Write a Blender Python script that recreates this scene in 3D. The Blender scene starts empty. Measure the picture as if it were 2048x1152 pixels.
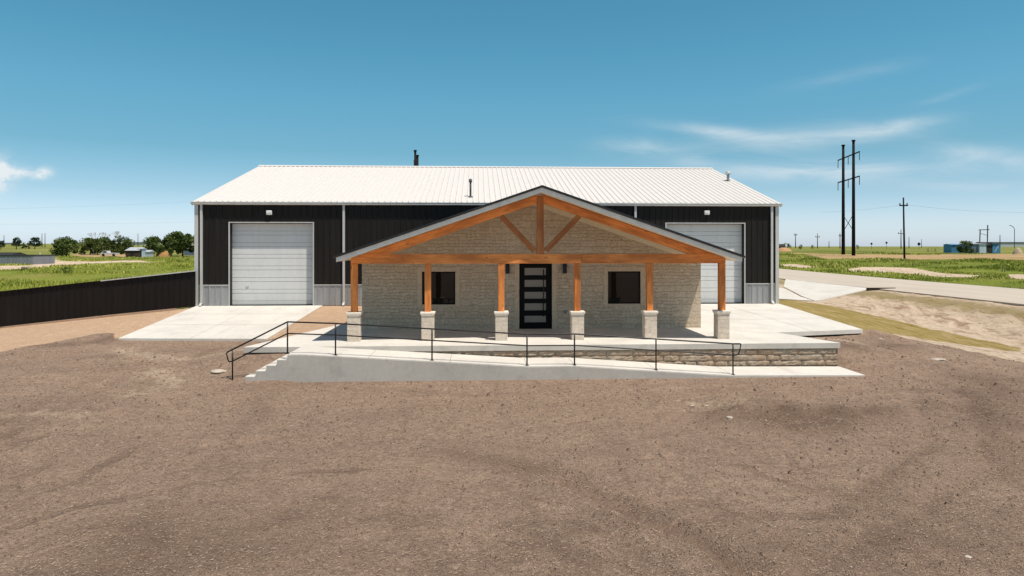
import bpy, math, random
import numpy as np
from mathutils import Vector, Matrix
random.seed(7); rng = np.random.default_rng(11)
C = bpy.context.scene.collection
R = math.radians

# ------------------------------------------------------------------ camera, sky, sun, exposure
TH, F, HZ, H = R(2.89), 1365.0, 493.0, 3.045          # yaw, focal length (px), horizon row, camera height
S_, C_ = math.sin(TH), math.cos(TH)
cam_d = bpy.data.cameras.new('camera'); cam = bpy.data.objects.new('camera', cam_d); C.objects.link(cam)
cam.location = (0, 0, H); cam.rotation_euler = (R(90), 0, -TH)
cam_d.sensor_width = 36; cam_d.lens = 36 * F / 2048
cam_d.shift_y = -(576 - HZ) / 2048; cam_d.clip_end = 20000; cam_d.clip_start = 0.1
scene = bpy.context.scene
scene.camera = cam
scene.view_settings.view_transform = 'Standard'; scene.view_settings.look = 'None'
scene.view_settings.gamma = 1; scene.view_settings.exposure = 0.0
SUN = Vector((.82, -.75, 2.65)).normalized()
sl = bpy.data.lights.new('sun', 'SUN'); so = bpy.data.objects.new('sun', sl); C.objects.link(so)
sl.energy = 4.8; sl.angle = R(.53); sl.color = (1, .93, .835)
so.rotation_euler = SUN.to_track_quat('Z', 'Y').to_euler()

def uv_of(px, py):
    t = (px - 1024) / F; s = (HZ - py) / F
    return math.tan(TH + math.atan(t)), s / (C_ - t * S_)

world = bpy.data.worlds.new('World'); scene.world = world; world.use_nodes = True
wt = world.node_tree; wt.nodes.clear(); WN, WL = wt.nodes, wt.links
def wm(op, a, b=None, c=None, clamp=False):
    n = WN.new('ShaderNodeMath'); n.operation = op; n.use_clamp = clamp
    for i, v in enumerate((a, b, c)):
        if v is None: continue
        if isinstance(v, (int, float)): n.inputs[i].default_value = v
        else: WL.new(v, n.inputs[i])
    return n.outputs[0]
sky = WN.new('ShaderNodeTexSky'); sky.sky_type = 'NISHITA'; sky.sun_disc = False
sky.sun_elevation = math.asin(SUN.z); sky.sun_rotation = math.atan2(SUN.x, SUN.y)
sky.altitude = 1100; sky.air_density = 1.0; sky.dust_density = 1.2; sky.ozone_density = 1.6
tc = WN.new('ShaderNodeTexCoord'); sp = WN.new('ShaderNodeSeparateXYZ'); WL.new(tc.outputs['Generated'], sp.inputs[0])
yy = wm('MAXIMUM', sp.outputs[1], .02)
U = wm('DIVIDE', sp.outputs[0], yy); V = wm('DIVIDE', sp.outputs[2], yy)
front = wm('GREATER_THAN', sp.outputs[1], .05)
def wnoise(su, sv, scale, detail=5, rough=.6, dist=0.0):
    cb = WN.new('ShaderNodeCombineXYZ'); WL.new(wm('MULTIPLY', U, su), cb.inputs[0]); WL.new(wm('MULTIPLY', V, sv), cb.inputs[1])
    n = WN.new('ShaderNodeTexNoise'); n.inputs['Scale'].default_value = scale; n.inputs['Detail'].default_value = detail
    n.inputs['Roughness'].default_value = rough; n.inputs['Distortion'].default_value = dist
    WL.new(cb.outputs[0], n.inputs['Vector']); return n.outputs[0]
n_cir = wm('MULTIPLY_ADD', wnoise(1, 5.5, 5, 7, .62, .8), 1.9, -.5, True)
n_cum = wm('MULTIPLY_ADD', wnoise(1, 1.3, 45, 6, .6), 3.2, -1.05, True)
def blob(px, py, rx, ry, k, slope=0):
    u0, v0 = uv_of(px, py); ru, rv = rx / F, ry / F
    du = wm('SUBTRACT', U, u0); dv = wm('SUBTRACT', wm('SUBTRACT', V, v0), wm('MULTIPLY', du, slope))
    a = wm('POWER', wm('DIVIDE', wm('ABSOLUTE', du), ru), 2); b = wm('POWER', wm('DIVIDE', wm('ABSOLUTE', dv), rv), 2)
    return wm('MULTIPLY', wm('EXPONENT', wm('MULTIPLY', wm('ADD', a, b), -1)), k)
def total(l):
    s = l[0]
    for x in l[1:]: s = wm('ADD', s, x)
    return s
cir = wm('MULTIPLY', total([blob(1450, 266, 130, 13, .75, -.10), blob(1620, 278, 190, 24, .8, .10), blob(1800, 250, 85, 13, .65, .18),
    blob(1280, 294, 80, 17, .55), blob(1390, 322, 40, 10, .4), blob(1650, 341, 220, 20, 1.1), blob(1990, 318, 120, 22, .8, -.1), blob(1960, 372, 140, 9, .5),
    blob(1700, 150, 130, 14, .18, .2), blob(1900, 190, 60, 8, .2, .3)]), n_cir)
cum = wm('MULTIPLY', wm('MULTIPLY', total([blob(-6, 350, 24, 30, 2.2), blob(14, 349, 26, 13, 1.1), blob(56, 347, 20, 9, 1.3), blob(88, 346, 15, 9.5, 1.8)]), wm('ADD', n_cum, .12)), .8)
cl = wm('MULTIPLY', wm('ADD', cir, cum), front, None, True)
tint = WN.new('ShaderNodeMix'); tint.data_type = 'RGBA'; tint.blend_type = 'MULTIPLY'; tint.inputs[0].default_value = 1
def s2l(c): return tuple((x / 255 / 12.92 if x / 255 <= .04045 else ((x / 255 + .055) / 1.055) ** 2.4) for x in c)
# clear-air colouring of the sky by elevation (deeper cyan aloft, pale blue at the horizon)
EL = [(.0, (222, 238, 244), (203, 204, 182)), (.0315, (213, 232, 240), (195, 205, 195)), (.0755, (174, 214, 229), (180, 203, 210)), (.133, (126, 185, 209), (152, 180, 205)),
      (.203, (108, 175, 206), (131, 160, 193)), (.27, (93, 163, 197), (119, 147, 183)), (.334, (83, 150, 187), (108, 135, 172)), (.5, (84, 116, 150), (100, 125, 164)), (1.0, (76, 97, 132), (85, 108, 150))]
SKY_K = .075
er = WN.new('ShaderNodeValToRGB'); cr = er.color_ramp
while len(cr.elements) < len(EL): cr.elements.new(.5)
for e, (p_, want, have) in zip(cr.elements, EL):
    e.position = p_; kk = tuple(a_ / b_ * (.10 / SKY_K) / 3 for a_, b_ in zip(s2l(want), s2l(have))); e.color = (*kk, 1)
WL.new(sp.outputs[2], er.inputs[0])
t3 = WN.new('ShaderNodeMix'); t3.data_type = 'RGBA'; t3.blend_type = 'MULTIPLY'; t3.inputs[0].default_value = 1; WL.new(er.outputs[0], t3.inputs[6]); t3.inputs[7].default_value = (3, 3, 3, 1)
WL.new(sky.outputs[0], tint.inputs[6]); WL.new(t3.outputs[2], tint.inputs[7])
mx = WN.new('ShaderNodeMix'); mx.data_type = 'RGBA'; WL.new(cl, mx.inputs[0]); WL.new(tint.outputs[2], mx.inputs[6])
mx.inputs[7].default_value = (10.6, 11.4, 11.8, 1)
bg = WN.new('ShaderNodeBackground'); WL.new(mx.outputs[2], bg.inputs[0]); bg.inputs[1].default_value = SKY_K
wo = WN.new('ShaderNodeOutputWorld'); WL.new(bg.outputs[0], wo.inputs[0])

# ------------------------------------------------------------------ terrain height
ROWS = {
 -60: [(-80, -1.2), (-24, -1.0), (-14, -.9), (-8, -.78), (13, -.78), (16.2, -.85), (20, -1.0), (23, -1.05), (28, -.6), (39, 0)],
 19.45: [(-80, -1.2), (-24, -1.0), (-14.4, -.86), (-8, -.78), (13, -.78), (16.2, -.85), (20, -1.0), (23, -1.05), (28, -.3), (39, 0)],
 20.9: [(-80, -1.2), (-24, -.98), (-14.4, -.80), (-9, -.66), (-7, -.46), (-6.2, -.4), (-5.35, -.34), (-5.2, -.9), (11.4, -.85), (11.7, -.70), (13, -.68), (16.2, -.78), (20, -1.0), (23, -1.05), (28, -.2), (39, 0)],
 21.06: [(-80, -1.2), (-24, -.98), (-14.4, -.79), (-9, -.62), (-7, -.22), (-6.2, -.2), (-5.35, -.2), (-5.2, -.9), (11.35, -.85), (11.6, -.55), (13, -.64), (16.2, -.76), (20, -1.0), (23, -1.05), (28, -.2), (39, 0)],
 24: [(-80, -1.2), (-24, -.98), (-14.4, -.74), (-9, -.62), (-7.2, -.2), (-6.35, -.04), (-6.0, -.3), (-5, -.8), (10.0, -.8), (10.6, -.16), (11.6, -.28), (13, -.38), (16.2, -.55), (18, -.8), (20, -1.0), (23, -1.0), (28, -.1), (39, 0)],
 27.7: [(-80, -1.2), (-24, -1.0), (-14.6, -.66), (-14.4, -.70), (-8.3, -.76), (-8.0, -.62), (-5.9, -.1), (-5.3, -.03), (-4.9, -.3), (-4, -.8), (10.0, -.8), (12.0, -.5), (16, -.56), (16.2, -.42), (18, -.8), (20, -.98), (23, -.95), (28, 0), (39, 0)],
 35.6: [(-80, -1.3), (-24, -1.06), (-14.6, -.06), (-14.4, -.12), (-8.3, -.12), (-8.0, -.02), (-4.5, -.02), (-4, -.8), (8, -.8), (16, -.25), (16.2, -.08), (18, -.35), (20, -.75), (23, -.75), (28, 0), (39, 0)],
 40: [(-80, -1.2), (-24, -1.0), (-14.6, -.3), (16.2, -.08), (18, -.3), (20, -.62), (23, -.62), (28, 0), (39, 0)],
 48: [(-80, -.9), (-14, -.6), (16.2, -.1), (20, -.5), (23, -.55), (28, 0), (39, 0), (44, -.35), (52, .05)],
 61: [(-80, -.5), (-14, -.4), (16.2, -.1), (20, -.3), (28, 0), (39, 0), (44, -.3), (52, .05)],
 75: [(-80, -.3), (-14, -.2), (20, -.1), (28, 0), (39, .05), (44, -.1), (52, .2)],
 100: [(-80, -.1), (-14, 0), (28, .1), (39, .2), (52, .58)],
 140: [(-80, .05), (0, .1), (39, .9), (60, 1.25)],
 200: [(-140, .2), (0, .3), (60, 1.6), (100, 1.75)],
 300: [(-200, 1.0), (0, 1), (100, 2.3)],
 600: [(-400, 5.2), (-200, 5.0), (-100, 3.5), (0, 2.5), (150, 2.7)],
 3000: [(-3000, 6.5), (0, 3), (800, 3.1)],
 9000: [(-3000, 6.5), (0, 3), (800, 3.1)]}
RY = sorted(ROWS)
_lat = rng.random((256, 256))
def vnoise(x, y, s):
    x = np.asarray(x, float) / s; y = np.asarray(y, float) / s
    xi = np.floor(x).astype(int); yi = np.floor(y).astype(int); fx = x - xi; fy = y - yi
    fx = fx * fx * (3 - 2 * fx); fy = fy * fy * (3 - 2 * fy)
    g = lambda a, b: _lat[a % 256, b % 256]
    return (g(xi, yi) * (1 - fx) + g(xi + 1, yi) * fx) * (1 - fy) + (g(xi, yi + 1) * (1 - fx) + g(xi + 1, yi + 1) * fx) * fy - .5
def hf(x, y):
    x = np.atleast_1d(np.asarray(x, float)); y = np.atleast_1d(np.asarray(y, float))
    vals = np.array([np.interp(x, [p[0] for p in ROWS[r]], [p[1] for p in ROWS[r]]) for r in RY])
    yc = np.clip(y, RY[0], RY[-1] - 1e-3); i = np.clip(np.searchsorted(RY, yc, side='right') - 1, 0, len(RY) - 2)
    ry = np.array(RY, float); t = (yc - ry[i]) / (ry[i + 1] - ry[i]); k = np.arange(len(x))
    return vals[i, k] * (1 - t) + vals[i + 1, k] * t
def seg_dist(x, y, pts):
    best = np.full(np.shape(x), 1e9)
    for (ax, ay), (bx, by) in zip(pts[:-1], pts[1:]):
        dx, dy = bx - ax, by - ay; t = np.clip(((x - ax) * dx + (y - ay) * dy) / (dx * dx + dy * dy + 1e-9), 0, 1)
        best = np.minimum(best, np.hypot(x - ax - t * dx, y - ay - t * dy))
    return best
def sdist(x, y, poly):                                 # signed distance, positive inside
    ins = np.zeros(np.shape(x), bool); n = len(poly)
    for i in range(n):
        (ax, ay), (bx, by) = poly[i], poly[(i + 1) % n]
        if ay == by: continue
        c = ((ay > y) != (by > y)) & (x < (bx - ax) * (y - ay) / (by - ay) + ax); ins ^= c
    d = seg_dist(x, y, list(poly) + [poly[0]])
    return np.where(ins, d, -d)
def ray(px):
    t = (px - 1024) / F; return np.array([S_ + C_ * t, C_ - S_ * t])   # xy per metre of depth
def hit(px, py):                                       # pixel -> point on the terrain
    r = ray(px); d = np.concatenate([np.linspace(4, 120, 1600), np.linspace(120, 3000, 4000)])
    z = H + (HZ - py) / F * d; g = hf(r[0] * d, r[1] * d); b = np.where(z <= g)[0]
    dd = d[b[0]] if len(b) else 3000
    return (float(r[0] * dd), float(r[1] * dd))
def spot(px, d):                                       # pixel column + distance -> ground point
    r = ray(px) * d; return (float(r[0]), float(r[1]), float(hf(r[0], r[1])[0]))
def hits(l): return [hit(*p) for p in l]

RUT = hits([(1130, 960), (1290, 1045), (1400, 1085), (1490, 1148)])
RUT2 = hits([(640, 1000), (560, 1050), (380, 1080)])
DIST1 = hits([(1385, 800), (1500, 798), (1650, 812), (1780, 815), (1800, 830), (1720, 852), (1640, 866), (1540, 862), (1500, 842), (1420, 850), (1400, 832)])
PILE = hits([(1560, 672), (1640, 680), (1700, 700)])
ARCS = [hits(l) for l in ([(1700, 712), (1840, 790), (1850, 900), (1700, 1010), (1480, 1100)], [(1780, 705), (1950, 800), (1980, 930), (1800, 1060), (1600, 1145)], [(250, 695), (150, 770), (0, 850)], [(430, 700), (260, 790), (0, 910)], [(340, 690), (210, 775), (0, 880)],
    [(1080, 1010), (1220, 1070), (1320, 1148)], [(700, 1050), (1000, 940), (1300, 925), (1600, 960), (1800, 1040)], [(560, 1140), (900, 1010), (1200, 985), (1480, 1020), (1650, 1100)], [(380, 900), (620, 870), (1000, 900)], [(800, 1148), (1000, 1080), (1100, 1090), (1200, 1148)])]
LUMP = hits([(190, 676), (215, 672), (232, 676)])
def hfull(x, y):                                       # with relief
    z = hf(x, y); x = np.atleast_1d(x); y = np.atleast_1d(y); d = np.hypot(x, y)
    lot = (y < 36) & (np.abs(x) < 30)
    pave = ((x > -5.6) & (x < 11.45) & (y > 19.3)) | ((x > -14.5) & (x < -8) & (y > 27.5)) | ((x > 10) & (x < 16.2) & (y > 24) & (y > 24 + (x - 10.4) * .62)) | ((y > 34.9) & (x > -26) & (x < 17))
    damp = np.where(pave, 0, 1.0); edge = (x > -8) & (x < 12.5) & (y > 18.6) & (y < 21.5); damp = np.where(edge & ~pave, .35, damp)
    n = vnoise(x, y, 3.1) * .10 + vnoise(x, y * 1.3, 1.1) * .05 + vnoise(x + 9, y, .45) * .045 + vnoise(x, y + 5, .22) * .03
    n = np.where(lot, n * damp, 0)
    far = np.clip((d - 40) / 60, 0, 1) * (vnoise(x, y, 9) * .25 + vnoise(x, y, 40) * .5 + vnoise(x, y, 3) * .12)
    road = (x > 25.5) & (x < 40); far = np.where(road | (d < 40), 0, far)
    z = z + n + far
    near = lot
    z = z + np.where(near, -.09 * np.exp(-(seg_dist(x, y, RUT) / .16) ** 2) + .05 * np.exp(-((seg_dist(x, y, RUT) - .35) / .15) ** 2), 0)
    z = z + np.where(near, .12 * np.exp(-(seg_dist(x, y, LUMP) / .5) ** 2), 0)
    arc = np.minimum.reduce([seg_dist(x, y, a_) for a_ in ARCS]) + vnoise(x, y, 1.3) * .3; z = z + np.where(near, -.028 * np.exp(-(arc / .16) ** 2) + .022 * np.exp(-((arc - .32) / .12) ** 2), 0)
    sd = sdist(x, y, DIST1); z = z + np.where(near, np.clip(sd / 1.0 + .3, 0, 1) * (vnoise(x, y, .5) * .22 + .02), 0)
    ero = np.clip(sdist(x, y, ERO) / 2, 0, 1); z = z + ero * (vnoise(x, y, .7) * .28 + vnoise(x, y, 2) * .25 + vnoise(x, y, .35) * .12)
    return z

# world-space outlines measured from the photograph
DARK_L = [(0, 702), (60, 690), (130, 679), (190, 673), (228, 672)]
dl = hits(DARK_L); dr = hits([(1753, 660), (1838, 681), (1912, 696), (2048, 727)])
DARK = [(-90, dl[0][1] - 14)] + dl + [(-14.3, 27.9), (-8.1, 27.9), hit(560, 677), hit(600, 670), (-5.6, 25.0), (9.5, 25), (10.4, 24.6), (16.0, 27.6)] + dr + [(26, 17), (60, 2), (60, -60), (-90, -60)]
OLIVE = [(16.1, 27.5), (16.1, 60)] + hits([(1558, 596), (1652, 610), (1788, 641), (1912, 669), (2040, 694)]) + hits([(2040, 703), (1950, 692), (1850, 677), (1788, 668)])
ERO = hits([(1652, 606), (1753, 578), (1900, 592), (2047, 612)]) + [(29, 30), (29, 10), (22, 8)] + hits([(2047, 726), (1912, 698), (1950, 693), (2040, 703), (2040, 694), (1912, 669), (1788, 641)])
PATH = hits([(66, 520), (118, 515), (114, 519), (125, 523.6), (180, 524), (276, 521.5), (302, 524), (234, 526), (146, 531), (90, 534), (26, 541)]) + [hit(-60, 540), hit(-60, 533)] + hits([(65, 531)])
TANR = hits([(1575, 506), (1700, 510), (1870, 510), (2048, 508), (2200, 508), (2200, 524), (2048, 522), (1900, 519), (1800, 519), (1650, 519)])
TANF = hits([(145, 507), (300, 508), (300, 512), (200, 514), (150, 516)])
SP1 = hits([(1680, 538), (1730, 532), (1830, 534), (1890, 545), (1975, 549), (1940, 553), (1860, 550), (1800, 543), (1740, 541)])
SP2 = hits([(2012, 546), (2080, 548), (2080, 562), (2020, 556)])
SP3 = hits([(1560, 527), (1600, 528), (1640, 533), (1600, 534), (1560, 531)])

# ------------------------------------------------------------------ mesh helpers
class MB:
    def __init__(s): s.v = []; s.f = []; s.mi = []
    def add(s, vs, fs, m=0):
        o = len(s.v); s.v += [tuple(p) for p in vs]; s.f += [tuple(o + i for i in f) for f in fs]; s.mi += [m] * len(fs); return s
    def box(s, x0, x1, y0, y1, z0, z1, m=0):
        return s.add([(x0, y0, z0), (x1, y0, z0), (x1, y1, z0), (x0, y1, z0), (x0, y0, z1), (x1, y0, z1), (x1, y1, z1), (x0, y1, z1)],
            [(3, 2, 1, 0), (4, 5, 6, 7), (0, 1, 5, 4), (1, 2, 6, 5), (2, 3, 7, 6), (3, 0, 4, 7)], m)
    def prism_y(s, poly, y0, y1, m=0):                 # poly (x,z) counter-clockwise seen from -y
        n = len(poly); vs = [(x, y0, z) for x, z in poly] + [(x, y1, z) for x, z in poly]
        return s.add(vs, [tuple(range(n)), tuple(range(2 * n - 1, n - 1, -1))] + [(i, i + n, (i + 1) % n + n, (i + 1) % n) for i in range(n)], m)
    def prism_z(s, poly, z0, z1, m=0):                 # poly (x,y) ccw from above; z may be callables
        n = len(poly); f0 = z0 if callable(z0) else (lambda x, y: z0); f1 = z1 if callable(z1) else (lambda x, y: z1)
        vs = [(x, y, f0(x, y)) for x, y in poly] + [(x, y, f1(x, y)) for x, y in poly]
        return s.add(vs, [tuple(range(n - 1, -1, -1)), tuple(range(n, 2 * n))] + [(i, (i + 1) % n, (i + 1) % n + n, i + n) for i in range(n)], m)
    def tube(s, pts, r, n=8, m=0, r2=None):
        pts = [Vector(p) for p in pts]; k = len(pts); vs = []; rr = [r + ((r2 if r2 is not None else r) - r) * i / max(k - 1, 1) for i in range(k)]
        up = None
        for i, p in enumerate(pts):
            t = (pts[min(i + 1, k - 1)] - pts[max(i - 1, 0)]).normalized()
            if up is None: up = t.orthogonal().normalized()
            a = (up - t * up.dot(t)).normalized(); up = a; b = t.cross(a)
            vs += [p + (a * math.cos(2 * math.pi * j / n) + b * math.sin(2 * math.pi * j / n)) * rr[i] for j in range(n)]
        fs = [(i * n + j, i * n + (j + 1) % n, (i + 1) * n + (j + 1) % n, (i + 1) * n + j) for i in range(k - 1) for j in range(n)]
        return s.add(vs, fs + [tuple(range(n - 1, -1, -1)), tuple(range((k - 1) * n, k * n))], m)
    def build(s, name, mat, parent=None, smooth=False):
        o_ = Vector(ORG[parent.name]) if parent else Vector((0, 0, 0))
        me = bpy.data.meshes.new(name); me.from_pydata([tuple(Vector(p) - o_) for p in s.v], [], s.f)
        mats = mat if isinstance(mat, (list, tuple)) else [mat]
        for m in mats: me.materials.append(m)
        if len(mats) > 1: me.polygons.foreach_set('material_index', s.mi)
        if smooth: me.polygons.foreach_set('use_smooth', [True] * len(s.f))
        me.update(); o = bpy.data.objects.new(name, me); C.objects.link(o)
        if parent: o.parent = parent; ORG[o.name] = ORG[parent.name]
        else: ORG[o.name] = (0, 0, 0)
        return o
ORG = {}
def thing(name, label, cat, loc=(0, 0, 0), group=None):
    o = bpy.data.objects.new(name, None); C.objects.link(o); o.location = loc; o.empty_display_size = .2
    o['label'] = label; o['category'] = cat; ORG[o.name] = tuple(loc)
    if group: o['group'] = group
    return o
def tag(o, label, cat, group=None, kind=None):
    o['label'] = label; o['category'] = cat
    if group: o['group'] = group
    if kind: o['kind'] = kind
    return o
def struct(o): o['kind'] = 'structure'; return o
def recenter(o, loc):                                   # a single-mesh thing gets its origin at its base
    o.data.transform(Matrix.Translation(-Vector(loc))); o.location = loc; ORG[o.name] = tuple(loc); return o
def bevel(o, w=.01, seg=1):
    m = o.modifiers.new('bevel', 'BEVEL'); m.width = w; m.segments = seg; m.limit_method = 'ANGLE'; return o

# ------------------------------------------------------------------ materials
class Mt:
    def __init__(s, name, rough=.8, spec=.3, metal=0):
        s.m = bpy.data.materials.new(name); s.m.use_nodes = True; s.t = s.m.node_tree; s.N = s.t.nodes; s.L = s.t.links
        s.b = s.N['Principled BSDF']; s.b.inputs['Roughness'].default_value = rough
        s.b.inputs['Specular IOR Level'].default_value = spec; s.b.inputs['Metallic'].default_value = metal
    def pos(s):
        g = s.N.new('ShaderNodeNewGeometry'); return g.outputs['Position']
    def obj(s):
        g = s.N.new('ShaderNodeTexCoord'); return g.outputs['Object']
    def math(s, op, a, b=None, c=None, clamp=False):
        n = s.N.new('ShaderNodeMath'); n.operation = op; n.use_clamp = clamp
        for i, v in enumerate((a, b, c)):
            if v is None: continue
            if isinstance(v, (int, float)): n.inputs[i].default_value = v
            else: s.L.new(v, n.inputs[i])
        return n.outputs[0]
    def scale(s, vec, sc):
        n = s.N.new('ShaderNodeMapping'); n.inputs['Scale'].default_value = sc; s.L.new(vec, n.inputs[0]); return n.outputs[0]
    def noise(s, vec, scale, detail=4, rough=.6, dist=0):
        n = s.N.new('ShaderNodeTexNoise'); n.inputs['Scale'].default_value = scale; n.inputs['Detail'].default_value = detail
        n.inputs['Roughness'].default_value = rough; n.inputs['Distortion'].default_value = dist; s.L.new(vec, n.inputs['Vector']); return n.outputs[0]
    def voro(s, vec, scale, feat='F1', out='Distance'):
        n = s.N.new('ShaderNodeTexVoronoi'); n.feature = feat; n.inputs['Scale'].default_value = scale; s.L.new(vec, n.inputs['Vector']); return n.outputs[out]
    def ramp(s, fac, stops):
        n = s.N.new('ShaderNodeValToRGB'); cr = n.color_ramp
        while len(cr.elements) < len(stops): cr.elements.new(.5)
        for e, (p, c) in zip(cr.elements, stops):
            e.position = p; e.color = (*c, 1) if not isinstance(c, (int, float)) else (c, c, c, 1)
        s.L.new(fac, n.inputs[0]); return n.outputs[0]
    def mix(s, fac, a, b, mode='MIX'):
        n = s.N.new('ShaderNodeMix'); n.data_type = 'RGBA'; n.blend_type = mode
        for i, v in ((0, fac), (6, a), (7, b)):
            if isinstance(v, (int, float)): n.inputs[i].default_value = v if i == 0 else (v, v, v, 1)
            elif isinstance(v, tuple): n.inputs[i].default_value = (*v, 1)
            else: s.L.new(v, n.inputs[i])
        return n.outputs[2]
    def attr(s, name):
        n = s.N.new('ShaderNodeAttribute'); n.attribute_name = name; return n.outputs['Fac']
    def bump(s, h, strength=.5, dist=.02, prev=None):
        n = s.N.new('ShaderNodeBump'); n.inputs['Strength'].default_value = strength; n.inputs['Distance'].default_value = dist
        s.L.new(h, n.inputs['Height'])
        if prev is not None: s.L.new(prev, n.inputs['Normal'])
        return n.outputs[0]
    def col(s, c):
        if isinstance(c, tuple): s.b.inputs['Base Color'].default_value = (*c, 1)
        else: s.L.new(c, s.b.inputs['Base Color'])
        return s
    def nrm(s, n): s.L.new(n, s.b.inputs['Normal']); return s

def simple(name, c, rough=.7, spec=.3, metal=0, var=.12, sc=3):
    m = Mt(name, rough, spec, metal); n = m.noise(m.pos(), sc, 5)
    m.col(m.ramp(n, [(.3, tuple(x * (1 - var) for x in c)), (.7, tuple(min(1, x * (1 + var)) for x in c))])); return m.m

def concrete(name, a, b, stain=.25):
    m = Mt(name, .85, .2); p = m.pos(); n1 = m.noise(p, .6, 6, .65); n2 = m.noise(p, 9, 6, .7); n3 = m.noise(m.scale(p, (1, .25, 1)), 1.6, 6, .7, .6)
    c = m.ramp(n1, [(.3, a), (.7, b)]); c = m.mix(m.math('MULTIPLY', m.ramp(n3, [(.52, 0.0), (.75, 1.0)]), stain), c, tuple(x * .72 for x in a))
    c = m.mix(.25, c, m.ramp(n2, [(.3, tuple(x * .8 for x in a)), (.7, b)]))
    m.col(c); m.nrm(m.bump(m.noise(p, 60, 4), .15, .004)); return m.m
M = {}
M['concrete'] = concrete('pale concrete', (.56, .525, .47), (.74, .70, .63), .5)
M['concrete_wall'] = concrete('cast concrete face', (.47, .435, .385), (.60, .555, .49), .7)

def wood(name='stained cedar', k_=1.0):
    m = Mt(name, .6, .2); p = m.obj(); a = m.attr('grain')
    cb = m.N.new('ShaderNodeUVMap'); cb.uv_map = 'uv'; uv = cb.outputs[0]
    g = m.noise(m.scale(uv, (1.2, 26, 1)), 1.6, 6, .65, .5); big = m.noise(m.scale(uv, (.7, 3, 1)), 1.1, 3)
    c = m.ramp(g, [(.25, (.44, .125, .032)), (.5, (.80, .27, .072)), (.75, (.92, .42, .15))])
    c = m.mix(m.math('MULTIPLY', m.ramp(big, [(.38, 1.0), (.58, 0.0)]), .75), c, (.38, .12, .036))
    kn = m.ramp(m.voro(m.scale(uv, (1.6, 5, 1)), 1.0), [(.04, 1.0), (.11, 0.0)]); c = m.mix(m.math('MULTIPLY', kn, .8), c, (.09, .03, .012))
    oi = m.N.new('ShaderNodeObjectInfo'); c = m.mix(1.0, c, m.ramp(oi.outputs['Random'], [(0, (.78, .74, .72)), (1, (1.12, 1.14, 1.1))]), 'MULTIPLY')
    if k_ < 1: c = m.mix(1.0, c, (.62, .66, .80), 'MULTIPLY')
    m.col(c); m.nrm(m.bump(g, .3, .005)); return m.m
M['wood'] = wood()
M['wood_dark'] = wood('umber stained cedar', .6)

def stone(name, sx, sz, a, b, mort, bump=.9, mottle=.5):
    m = Mt(name, .92, .15); p = m.pos(); s = m.N.new('ShaderNodeSeparateXYZ'); m.L.new(p, s.inputs[0])
    w1 = m.noise(p, 1.7, 2); w2 = m.noise(p, 2.3, 2)
    cb = m.N.new('ShaderNodeCombineXYZ')
    m.L.new(m.math('ADD', m.math('ADD', s.outputs[0], s.outputs[1]), m.math('MULTIPLY', w1, .22)), cb.inputs[0])
    m.L.new(m.math('ADD', s.outputs[2], m.math('MULTIPLY', w2, .16)), cb.inputs[1])
    def br(bw, rh, off):
        k = m.N.new('ShaderNodeTexBrick'); k.offset = off; k.squash = 1.4; k.squash_frequency = 3
        k.inputs['Scale'].default_value = 1; k.inputs['Brick Width'].default_value = bw; k.inputs['Row Height'].default_value = rh
        k.inputs['Mortar Size'].default_value = .007; k.inputs['Mortar Smooth'].default_value = .3; k.inputs['Bias'].default_value = 0
        k.inputs['Color1'].default_value = (0, 0, 0, 1); k.inputs['Color2'].default_value = (1, 1, 1, 1); k.inputs['Mortar'].default_value = (.5, .5, .5, 1)
        m.L.new(cb.outputs[0], k.inputs['Vector']); return k
    k = br(sx, sz, .43); k2 = br(sx * 1.7, sz * 2, .31)
    sel = m.ramp(m.noise(m.scale(p, (.9, .9, 1.4)), .9, 1), [(.49, 0.0), (.51, 1.0)])
    val = m.mix(sel, k.outputs[0], k2.outputs[0]); mo = m.mix(sel, k.outputs[1], k2.outputs[1])
    n = m.noise(p, 14, 6, .7, .4); n2 = m.noise(p, 4, 4, .6)
    c = m.mix(m.math('MULTIPLY', val, .55), a, b)
    c = m.mix(m.math('MULTIPLY', m.ramp(n, [(.42, 1.0), (.6, 0.0)]), mottle), c, tuple(x * .52 for x in a))
    n4 = m.noise(m.scale(p, (1, 1, 1.6)), 34, 5, .8, 1.0)
    c = m.mix(m.math('MULTIPLY', m.ramp(n4, [(.40, 1.0), (.52, 0.0)]), mottle), c, tuple(x * .45 for x in a))
    c = m.mix(m.math('MULTIPLY', m.ramp(n2, [(.5, 0.0), (.75, 1.0)]), .35), c, b)
    c = m.mix(m.math('MULTIPLY', mo, .34), c, mort); m.col(c)
    hgt = m.math('ADD', m.math('MULTIPLY', n, .6), m.math('ADD', m.math('MULTIPLY', val, .3), m.math('MULTIPLY', mo, -.8)))
    m.nrm(m.bump(hgt, bump, .04)); return m.m
M['stone'] = stone('chalk stone veneer', .33, .12, (.68, .54, .39), (.86, .73, .57), (.34, .26, .19), .9, .55)
M['pier_stone'] = stone('chalk stone pier', .26, .14, (.72, .60, .48), (.86, .75, .62), (.36, .28, .22), .6, .3)
M['cap'] = simple('cut stone cap', (.80, .71, .60), .85, .2, 0, .12, 12)
M['trim_stone'] = simple('smooth stone trim', (.60, .48, .35), .85, .2, 0, .15, 9)

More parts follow.
